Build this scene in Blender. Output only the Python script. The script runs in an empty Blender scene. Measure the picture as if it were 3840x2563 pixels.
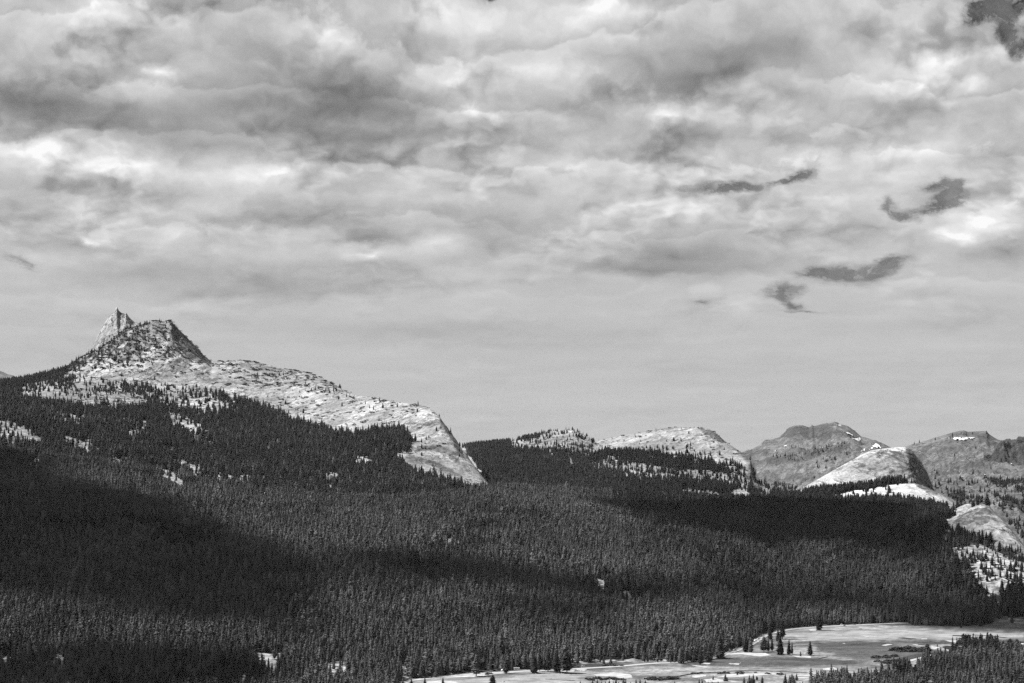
import bpy, math, random
import numpy as np
from math import radians, sin, cos, pi, sqrt, atan2, atan, tan, exp

random.seed(7)
rng = np.random.default_rng(11)
scene = bpy.context.scene
COL = scene.collection

# ------------------------------------------------------------------ camera
# The camera stands on a granite knoll 250 m above the meadow and looks along +Y.
# Pixel units below are those of the 3840 x 2563 photograph; FPX is the focal length in them.
FPX, CX, HY, CAMH = 8000.0, 1920.0, 1700.0, 250.0
cam_data = bpy.data.cameras.new("camera")
cam = bpy.data.objects.new("camera", cam_data)
COL.objects.link(cam)
cam.location = (0, 0, 0)
cam.rotation_euler = (radians(90), 0, 0)
cam_data.sensor_width = 36.0
cam_data.lens = FPX / 3840 * 36.0
cam_data.shift_y = (HY - 1281.5) / 3840
cam_data.clip_start = 1.0
cam_data.clip_end = 90000.0
scene.camera = cam

# ------------------------------------------------------------------ exposure
scene.view_settings.view_transform = 'Standard'
scene.view_settings.look = 'None'
scene.view_settings.exposure = 1.2
scene.view_settings.gamma = 1.0
scene.view_settings.use_curve_mapping = False
scene.render.resolution_x, scene.render.resolution_y = 1024, 683

# ------------------------------------------------------------------ sun
SUN = np.array([-0.64, 0.08, 0.76]); SUN /= np.linalg.norm(SUN)
SUN_EL = math.asin(SUN[2])
sd = bpy.data.lights.new("sun", 'SUN')
sd.energy = 5.0
sd.angle = radians(0.53)
sd.color = (1, 1, 1)
sun = bpy.data.objects.new("sun", sd)
COL.objects.link(sun)
sun.location = tuple(SUN * 5000)
from mathutils import Vector
sun.rotation_euler = Vector(SUN).to_track_quat('Z', 'Y').to_euler()

# ------------------------------------------------------------------ node helper
class NT:
    def __init__(self, tree):
        self.t = tree
    def n(self, typ, **kw):
        nd = self.t.nodes.new(typ)
        for k, v in kw.items():
            setattr(nd, k, v)
        return nd
    def link(self, a, b):
        self.t.links.new(a, b)
    def put(self, sock, v):
        if isinstance(v, bpy.types.NodeSocket):
            self.t.links.new(v, sock)
        else:
            sock.default_value = v
    def math(self, op, a, b=None, c=None, clamp=False):
        nd = self.n('ShaderNodeMath', operation=op, use_clamp=clamp)
        self.put(nd.inputs[0], a)
        if b is not None: self.put(nd.inputs[1], b)
        if c is not None: self.put(nd.inputs[2], c)
        return nd.outputs[0]
    def vmath(self, op, a, b=None):
        nd = self.n('ShaderNodeVectorMath', operation=op)
        self.put(nd.inputs[0], a)
        if b is not None: self.put(nd.inputs[1], b)
        return nd.outputs[1] if op in ('DOT_PRODUCT', 'LENGTH') else nd.outputs[0]
    def noise(self, vec, scale, detail=4, rough=0.55, dist=0.0, out=0, dim='2D'):
        nd = self.n('ShaderNodeTexNoise', noise_dimensions=dim)
        if vec is not None: self.put(nd.inputs['Vector'], vec)
        nd.inputs['Scale'].default_value = scale
        nd.inputs['Detail'].default_value = detail
        nd.inputs['Roughness'].default_value = rough
        nd.inputs['Distortion'].default_value = dist
        return nd.outputs[out]
    def ramp(self, v, lo, hi, a=0.0, b=1.0, smooth=True):
        nd = self.n('ShaderNodeMapRange', interpolation_type='SMOOTHSTEP' if smooth else 'LINEAR')
        nd.clamp = True
        self.put(nd.inputs[0], v)
        self.put(nd.inputs[1], lo); self.put(nd.inputs[2], hi)
        self.put(nd.inputs[3], a); self.put(nd.inputs[4], b)
        return nd.outputs[0]
    def mix(self, f, a, b):
        nd = self.n('ShaderNodeMix', data_type='FLOAT')
        self.put(nd.inputs[0], f); self.put(nd.inputs[2], a); self.put(nd.inputs[3], b)
        return nd.outputs[0]
    def grey(self, v):
        nd = self.n('ShaderNodeCombineColor')
        for k in range(3): self.put(nd.inputs[k], v)
        return nd.outputs[0]

# ------------------------------------------------------------------ world: NISHITA sky under broken stratocumulus
world = bpy.data.worlds.new("World")
scene.world = world
world.use_nodes = True
wt = world.node_tree
wt.nodes.clear()
W = NT(wt)
out = W.n('ShaderNodeOutputWorld')
bg = W.n('ShaderNodeBackground')
bg.inputs[1].default_value = 0.1
W.link(bg.outputs[0], out.inputs[0])
sky = W.n('ShaderNodeTexSky', sky_type='NISHITA')
sky.sun_disc = False
sky.sun_elevation = SUN_EL
sky.sun_rotation = atan2(SUN[0], SUN[1])
sky.altitude = 2800
skysep = W.n('ShaderNodeSeparateColor')
W.link(sky.outputs[0], skysep.inputs[0])
clear = W.math('MULTIPLY', skysep.outputs[0], 1.0)        # red-filtered monochrome sky

tc = W.n('ShaderNodeTexCoord')
sep = W.n('ShaderNodeSeparateXYZ')
W.link(tc.outputs['Generated'], sep.inputs[0])
dx, dy, dz = sep.outputs
hor = W.math('SQRT', W.math('ADD', W.math('MULTIPLY', dx, dx), W.math('MULTIPLY', dy, dy)))
az = W.math('ARCTAN2', dx, dy)
tel = W.math('DIVIDE', dz, W.math('MAXIMUM', hor, 0.02))
tel = W.math('MAXIMUM', tel, -0.02)
# sky coordinates: U = azimuth, V = tangent of elevation, in units of 1000 photo pixels
U = W.math('MULTIPLY', az, 8.0)
V = W.math('MULTIPLY', tel, 8.0)
# perspective of a flat cloud deck: features flatten towards the horizon
Vl = W.math('MULTIPLY', W.math('LOGARITHM', W.math('ADD', W.math('MAXIMUM', V, 0.0), 0.42), math.e), 2.1)
pd = W.n('ShaderNodeCombineXYZ')
W.link(U, pd.inputs[0]); W.link(Vl, pd.inputs[1])
P = pd.outputs[0]
# domain warp
def warp(vec, scale, amt, detail=3, rough=0.55):
    c = W.noise(vec, scale, detail, rough, out=1)
    d = W.vmath('SUBTRACT', c, (0.5, 0.5, 0.5))
    nd = W.n('ShaderNodeVectorMath', operation='SCALE')
    W.link(d, nd.inputs[0]); nd.inputs[3].default_value = amt
    return nd.outputs[0]
wv1 = warp(P, 1.9, 0.40, 4, 0.5)
wv2 = warp(P, 7.5, 0.15, 6, 0.62)
uvn = W.n('ShaderNodeCombineXYZ')
W.link(U, uvn.inputs[0]); W.link(V, uvn.inputs[1])
UV = uvn.outputs[0]
# warped sky coordinates for the placed cloud masses (Q) and for the openings between them (QH)
Q = W.vmath('ADD', UV, W.vmath('ADD', W.vmath('MULTIPLY', wv1, (0.45, 0.17, 0.0)), W.vmath('MULTIPLY', wv2, (0.9, 0.34, 0.0))))
QH = W.vmath('ADD', UV, W.vmath('ADD', W.vmath('MULTIPLY', wv1, (0.06, 0.02, 0.0)), W.vmath('MULTIPLY', wv2, (0.75, 0.36, 0.0))))
Pw = W.vmath('ADD', P, W.vmath('ADD', W.vmath('MULTIPLY', wv1, (0.30, 0.22, 0.0)), W.vmath('MULTIPLY', wv2, (0.55, 0.5, 0.0))))

VS = 3840 / 2349.0      # masses were read off a 2349-pixel-wide view of the photograph
def masses(vec, lst, start=0.0):
    s = start
    for (cx, cy, rx, ry, ang, w) in lst:
        px, py = cx * VS, cy * VS
        u = math.atan((px - CX) / FPX) * 8.0
        v = (HY - py) / FPX * 8.0 * math.cos(math.atan((px - CX) / FPX))
        rx, ry = rx * VS / 1000, ry * VS / 1000
        nd = W.n('ShaderNodeTexGradient', gradient_type='QUADRATIC_SPHERE')
        tm = nd.texture_mapping
        tm.vector_type = 'TEXTURE'
        tm.translation = (u, v, 0)
        tm.rotation = (0, 0, radians(-ang))
        tm.scale = (rx * 1.9, ry * 1.9, 1)
        W.put(nd.inputs[0], vec)
        s = W.math('MULTIPLY_ADD', nd.outputs[1], w * 1.25, s)
    return s
TONES = [
 # dark cloud bases
 (110, 245, 270, 66, 0, -.27), (60, 215, 160, 60, 0, -.10), (600, 240, 320, 56, 4, -.20), (860, 250, 270, 62, 8, -.22), (790, 318, 320, 40, 0, -.20),
 (470, 335, 190, 28, 4, -.16), (330, 290, 160, 30, 0, -.08), (740, 160, 160, 50, 10, -.14), (560, 130, 160, 50, 0, -.08),
 (1640, 130, 170, 55, 0, -.22), (1560, 185, 190, 30, 0, -.18), (1790, 100, 110, 50, 0, -.14), (1450, 235, 190, 38, 0, -.20), (1330, 265, 130, 25, 0, -.10),
 (1820, 215, 140, 35, 0, -.12), (2120, 245, 150, 32, 0, -.16), (1640, 312, 160, 26, -4, -.16), (1900, 330, 110, 24, 0, -.10), (2290, 360, 120, 28, 0, -.16),
 (790, 505, 160, 36, 10, -.20), (860, 553, 90, 16, 0, -.20), (650, 515, 140, 16, 4, -.14), (1100, 520, 110, 40, 0, -.17), (1150, 570, 80, 30, 0, -.14),
 (1560, 585, 170, 42, 2, -.24), (1500, 618, 170, 16, 4, -.14), (1750, 540, 120, 22, 0, -.08), (2290, 575, 80, 26, 0, -.24),
 (190, 565, 80, 26, 6, -.13), (330, 640, 110, 26, 0, -.08), (600, 650, 260, 46, 3, -.14), (1200, 240, 60, 30, 0, -.05), (40, 470, 60, 14, 0, -.09),
 (1000, 760, 420, 26, 2, -.07), (1250, 790, 500, 14, 0, -.02), (2150, 790, 250, 20, 0, .02), (950, 100, 80, 40, 0, -.06), (1180, 445, 100, 20, 0, -.05),
 # bright tops and thin places
 (355, 168, 42, 20, 0, .30), (290, 195, 110, 34, -8, .20), (330, 215, 130, 20, 0, .06), (1120, 55, 70, 45, 10, .15), (1300, 50, 120, 55, 0, .22), (1440, 25, 160, 26, 4, .16),
 (1230, 165, 110, 40, 0, .20), (1040, 140, 40, 24, 0, .10), (1110, 250, 90, 26, 0, .10), (980, 30, 90, 40, 0, .10), (220, 25, 200, 34, 0, .12), (480, 90, 120, 26, 0, .05),
 (2240, 505, 75, 52, 0, .26), (2180, 545, 34, 14, 10, .26), (2300, 470, 60, 26, 0, .14),
 (60, 345, 120, 24, 0, .16), (250, 385, 220, 24, 3, .13), (560, 415, 190, 30, 4, .16), (640, 395, 60, 12, 4, .10), (130, 400, 130, 20, 0, .08),
 (1050, 335, 80, 22, -12, .18), (1250, 380, 230, 28, 0, .14), (1500, 400, 220, 36, 0, .10), (1500, 470, 280, 30, 3, .14), (1600, 500, 120, 14, 0, .10),
 (1010, 560, 80, 22, -12, .15), (865, 590, 36, 11, -6, .24), (215, 553, 28, 11, 15, .30), (240, 530, 60, 26, 0, .12), (820, 497, 50, 12, 0, .12),
 (1530, 262, 110, 22, 0, .22), (2130, 350, 110, 26, -8, .18), (2060, 165, 110, 50, 0, .20), (2150, 190, 110, 30, 0, .12), (2260, 300, 90, 22, 0, .08),
 (1690, 700, 46, 22, -14, .14), (1900, 455, 150, 20, 2, .10), (2050, 400, 140, 18, 0, .06), (2200, 660, 150, 30, 0, .05), (1250, 640, 200, 14, 0, .05),
 (370, 545, 40, 30, -30, .13), (80, 590, 60, 20, 15, .06), (2100, 60, 60, 50, 0, .08), (1350, 545, 90, 24, 0, .06), (950, 460, 120, 14, 0, .05),
]
HOLES = [
 (2286, 14, 56, 26, -8, 1.7), (2308, 74, 28, 26, 30, 1.4), (2340, 108, 22, 24, 40, 1.3), (2349, 16, 50, 18, 0, 1.1), (2240, 38, 36, 16, -20, 1.0),
 (1672, 431, 64, 13, 1, 1.2), (1600, 432, 50, 6, 0, .6), (1850, 402, 34, 14, -10, 1.0), (1810, 415, 46, 8, -14, .65), (1775, 421, 36, 6, -8, .5),
 (2185, 440, 32, 20, 60, .95), (2160, 425, 50, 9, -10, .8), (2165, 468, 44, 14, -20, .95), (2110, 488, 30, 10, 0, .5), (2050, 478, 26, 16, 40, .95), (2075, 500, 26, 9, 20, .7), (2175, 455, 46, 22, -10, .6),
 (1930, 628, 84, 17, 2, .95), (2030, 610, 48, 18, -16, 1.0), (1870, 628, 34, 9, 0, .6), (1803, 668, 38, 17, -10, .9), (1812, 700, 26, 10, 20, .6), (1840, 716, 60, 3, 4, .35),
 (40, 600, 44, 8, 26, .32), (1118, -4, 18, 9, 0, 1.0), (1610, 694, 34, 6, 0, .3),
]
n1 = W.noise(W.vmath('MULTIPLY', Pw, (0.85, 1.15, 1)), 1.6, 3, 0.5)
def billow(vec, scale):
    nd = W.n('ShaderNodeTexVoronoi', voronoi_dimensions='2D', feature='F1')
    W.put(nd.inputs['Vector'], vec)
    nd.inputs['Scale'].default_value = scale
    nd.inputs['Detail'].default_value = 3.0
    nd.inputs['Roughness'].default_value = 0.6
    return nd.outputs['Distance']
PB = W.vmath('MULTIPLY', W.vmath('ADD', Pw, (17.3, 12.1, 0)), (0.85, 1.05, 1))
b1 = billow(PB, 2.9)
b1u = billow(W.vmath('ADD', PB, (-0.02, 0.07, 0)), 2.9)
relief = W.math('SUBTRACT', b1u, b1)                                 # lobes lit from above
patch = W.ramp(W.noise(W.vmath('ADD', Pw, (5.0, 1.0, 0)), 2.2, 3, 0.5), 0.42, 0.62)
n2 = W.noise(W.vmath('ADD', Pw, (7.3, 2.1, 0)), 5.0, 6, 0.62)
PS = W.vmath('MULTIPLY', P, (0.6, 4.5, 1))
strat = W.noise(PS, 1.3, 3, 0.5)                                   # thin streaks low on the horizon
lowm = W.ramp(V, 0.35, 1.15)                                         # 0 at the horizon, 1 in the broken deck
t = masses(Q, TONES, 0.0)
amp = W.math('MULTIPLY', W.mix(lowm, 0.10, 1.0), W.ramp(t, -0.42, 0.05, 0.30, 1.0))   # cloud bases are smooth, tops are lumpy
tn = W.math('MULTIPLY', W.math('SUBTRACT', n1, 0.5), 0.16)
tn = W.math('MULTIPLY_ADD', W.math('SUBTRACT', n2, 0.5), 0.17, tn)
rl = W.math('MULTIPLY_ADD', relief, 0.60, W.math('MULTIPLY', W.math('SUBTRACT', 0.45, b1), 0.16))
tn = W.math('MULTIPLY_ADD', rl, W.mix(patch, 0.10, 0.48), tn)
# overlapping banks: each one goes from a grey base up to a bright top, with a crisp edge against the next
nb = W.noise(W.vmath('MULTIPLY', W.vmath('ADD', Pw, (31.0, 4.0, 0)), (0.55, 1.0, 1)), 1.15, 3, 0.5)
ph = W.math('FRACT', W.math('ADD', W.math('MULTIPLY', Vl, 2.7), W.math('MULTIPLY_ADD', n2, 0.75, W.math('MULTIPLY', nb, 2.6))))
saw = W.math('SUBTRACT', W.math('MULTIPLY', ph, W.ramp(ph, 1.0, 0.88)), 0.45)
tn = W.math('MULTIPLY_ADD', saw, 0.115, tn)
tn = W.math('MULTIPLY', tn, amp)
t = W.math('MULTIPLY_ADD', t, 0.72, tn)
t = W.math('MULTIPLY_ADD', W.math('SUBTRACT', strat, 0.5), W.mix(lowm, 0.045, 0.06), t)
# base brightness (display-referred about 0.76, darker close to the horizon), then into linear light
hs0 = masses(QH, HOLES, 0.0)
t = W.math('MULTIPLY_ADD', W.ramp(hs0, 0.0, 0.35), -0.09, t)        # cloud thins and greys towards an opening
base = W.mix(W.ramp(V, 0.0, 1.2), 0.730, 0.775)
disp = W.math('ADD', base, t)
disp = W.math('MINIMUM', W.math('MAXIMUM', disp, 0.30), 0.985)
cloudlin = W.math('MULTIPLY', W.math('POWER', disp, 2.2), 4.35)
# openings between the clouds
hn = W.ramp(W.noise(W.vmath('ADD', Pw, (3.1, 9.7, 0)), 13.0, 6, 0.68), .36, .62)
hs = hs0
hs = W.math('MULTIPLY', hs, W.mix(hn, 0.42, 1.45))
# unseen clear-sky gaps overhead, added to cut the ambient light (low down the cloud sides hide the gaps)
over = W.ramp(W.math('ADD', W.noise(W.vmath('ADD', P, (2.0, 5.0, 0)), 1.1, 4, .55), W.ramp(V, 2.2, 7.0, -0.45, 0.14, False)), 0.47, 0.62)
hs = W.math('MAXIMUM', hs, over)
hole = W.math('MULTIPLY', W.ramp(hs, 0.04, 0.80), W.ramp(n2, .35, .62, .98, .72))
lin = W.mix(hole, cloudlin, W.math('MULTIPLY', W.math('MINIMUM', W.math('MULTIPLY', clear, 0.20), 0.50), W.ramp(V, 0.9, 1.75, 1.35, 0.42)))
W.link(W.grey(lin), bg.inputs[0])
try:
    world.cycles.sampling_method = 'MANUAL'
    world.cycles.sample_map_resolution = 512
except Exception:
    pass

# ------------------------------------------------------------------ numeric helpers
def _hash(ix, iy, seed):
    h = (ix.astype(np.int64) * 374761393 + iy.astype(np.int64) * 668265263 + seed * 1442695041) & 0xFFFFFFFF
    h = ((h ^ (h >> 13)) * 1274126177) & 0xFFFFFFFF
    return (h ^ (h >> 16)) & 0xFFFFFFFF
def perlin(x, y, seed=0):
    x = np.asarray(x, float); y = np.asarray(y, float)
    xi = np.floor(x); yi = np.floor(y)
    fx, fy = x - xi, y - yi
    u = fx * fx * fx * (fx * (fx * 6 - 15) + 10); v = fy * fy * fy * (fy * (fy * 6 - 15) + 10)
    def g(ox, oy):
        a = _hash(xi + ox, yi + oy, seed) * (2 * pi / 4294967296.0)
        return np.cos(a) * (fx - ox) + np.sin(a) * (fy - oy)
    a = g(0, 0) * (1 - u) + g(1, 0) * u
    b = g(0, 1) * (1 - u) + g(1, 1) * u
    return (a * (1 - v) + b * v) * 1.5
def fbm(x, y, octv=4, rough=0.5, seed=0, ridged=False):
    s = 0; a = 1.0; f = 1.0; tot = 0
    for o in range(octv):
        n = perlin(x * f, y * f, seed + o * 17)
        if ridged: n = 1 - 2 * np.abs(n)
        s = s + a * n; tot += a; a *= rough; f *= 2.03
    return s / tot
def sstep(x, a, b):
    t = np.clip((x - a) / (b - a), 0, 1)
    return t * t * (3 - 2 * t)

# a painted map (in picture units) of how densely the visible slopes are wooded
RS = 4.0; RX0, RY0 = -320.0, 1100.0
RW, RH = int((4160 - RX0) / RS), int((2720 - RY0) / RS)
_gx, _gy = np.meshgrid(RX0 + (np.arange(RW) + .5) * RS, RY0 + (np.arange(RH) + .5) * RS)
def inpoly(px, py, poly):
    ins = np.zeros(px.shape, bool)
    n = len(poly); j = n - 1
    for i in range(n):
        xi, yi = poly[i]; xj, yj = poly[j]
        if yi != yj:
            c = ((yi > py) != (yj > py)) & (px < (xj - xi) * (py - yi) / (yj - yi) + xi)
            ins ^= c
        j = i
    return ins
def sdpoly(px, py, poly):
    """signed distance, positive inside"""
    d = np.full(px.shape, 1e18)
    n = len(poly)
    for i in range(n):
        x0, y0 = poly[i]; x1, y1 = poly[(i + 1) % n]
        ex, ey = x1 - x0, y1 - y0
        L = ex * ex + ey * ey + 1e-9
        t = np.clip(((px - x0) * ex + (py - y0) * ey) / L, 0, 1)
        d = np.minimum(d, (px - x0 - t * ex) ** 2 + (py - y0 - t * ey) ** 2)
    d = np.sqrt(d)
    return np.where(inpoly(px, py, poly), d, -d)
def blurmap(a, k):
    for ax in (0, 1):
        c = np.cumsum(np.concatenate([np.repeat(np.take(a, [0], ax), k + 1, ax), a, np.repeat(np.take(a, [-1], ax), k, ax)], ax), ax)
        n = a.shape[ax]
        a = (np.take(c, range(2 * k + 1, 2 * k + 1 + n), ax) - np.take(c, range(0, n), ax)) / (2 * k + 1)
    return a
def lookup(m, px, py):
    ix = np.clip(((px - RX0) / RS).astype(int), 0, RW - 1)
    iy = np.clip(((py - RY0) / RS).astype(int), 0, RH - 1)
    return m[iy, ix]

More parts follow.
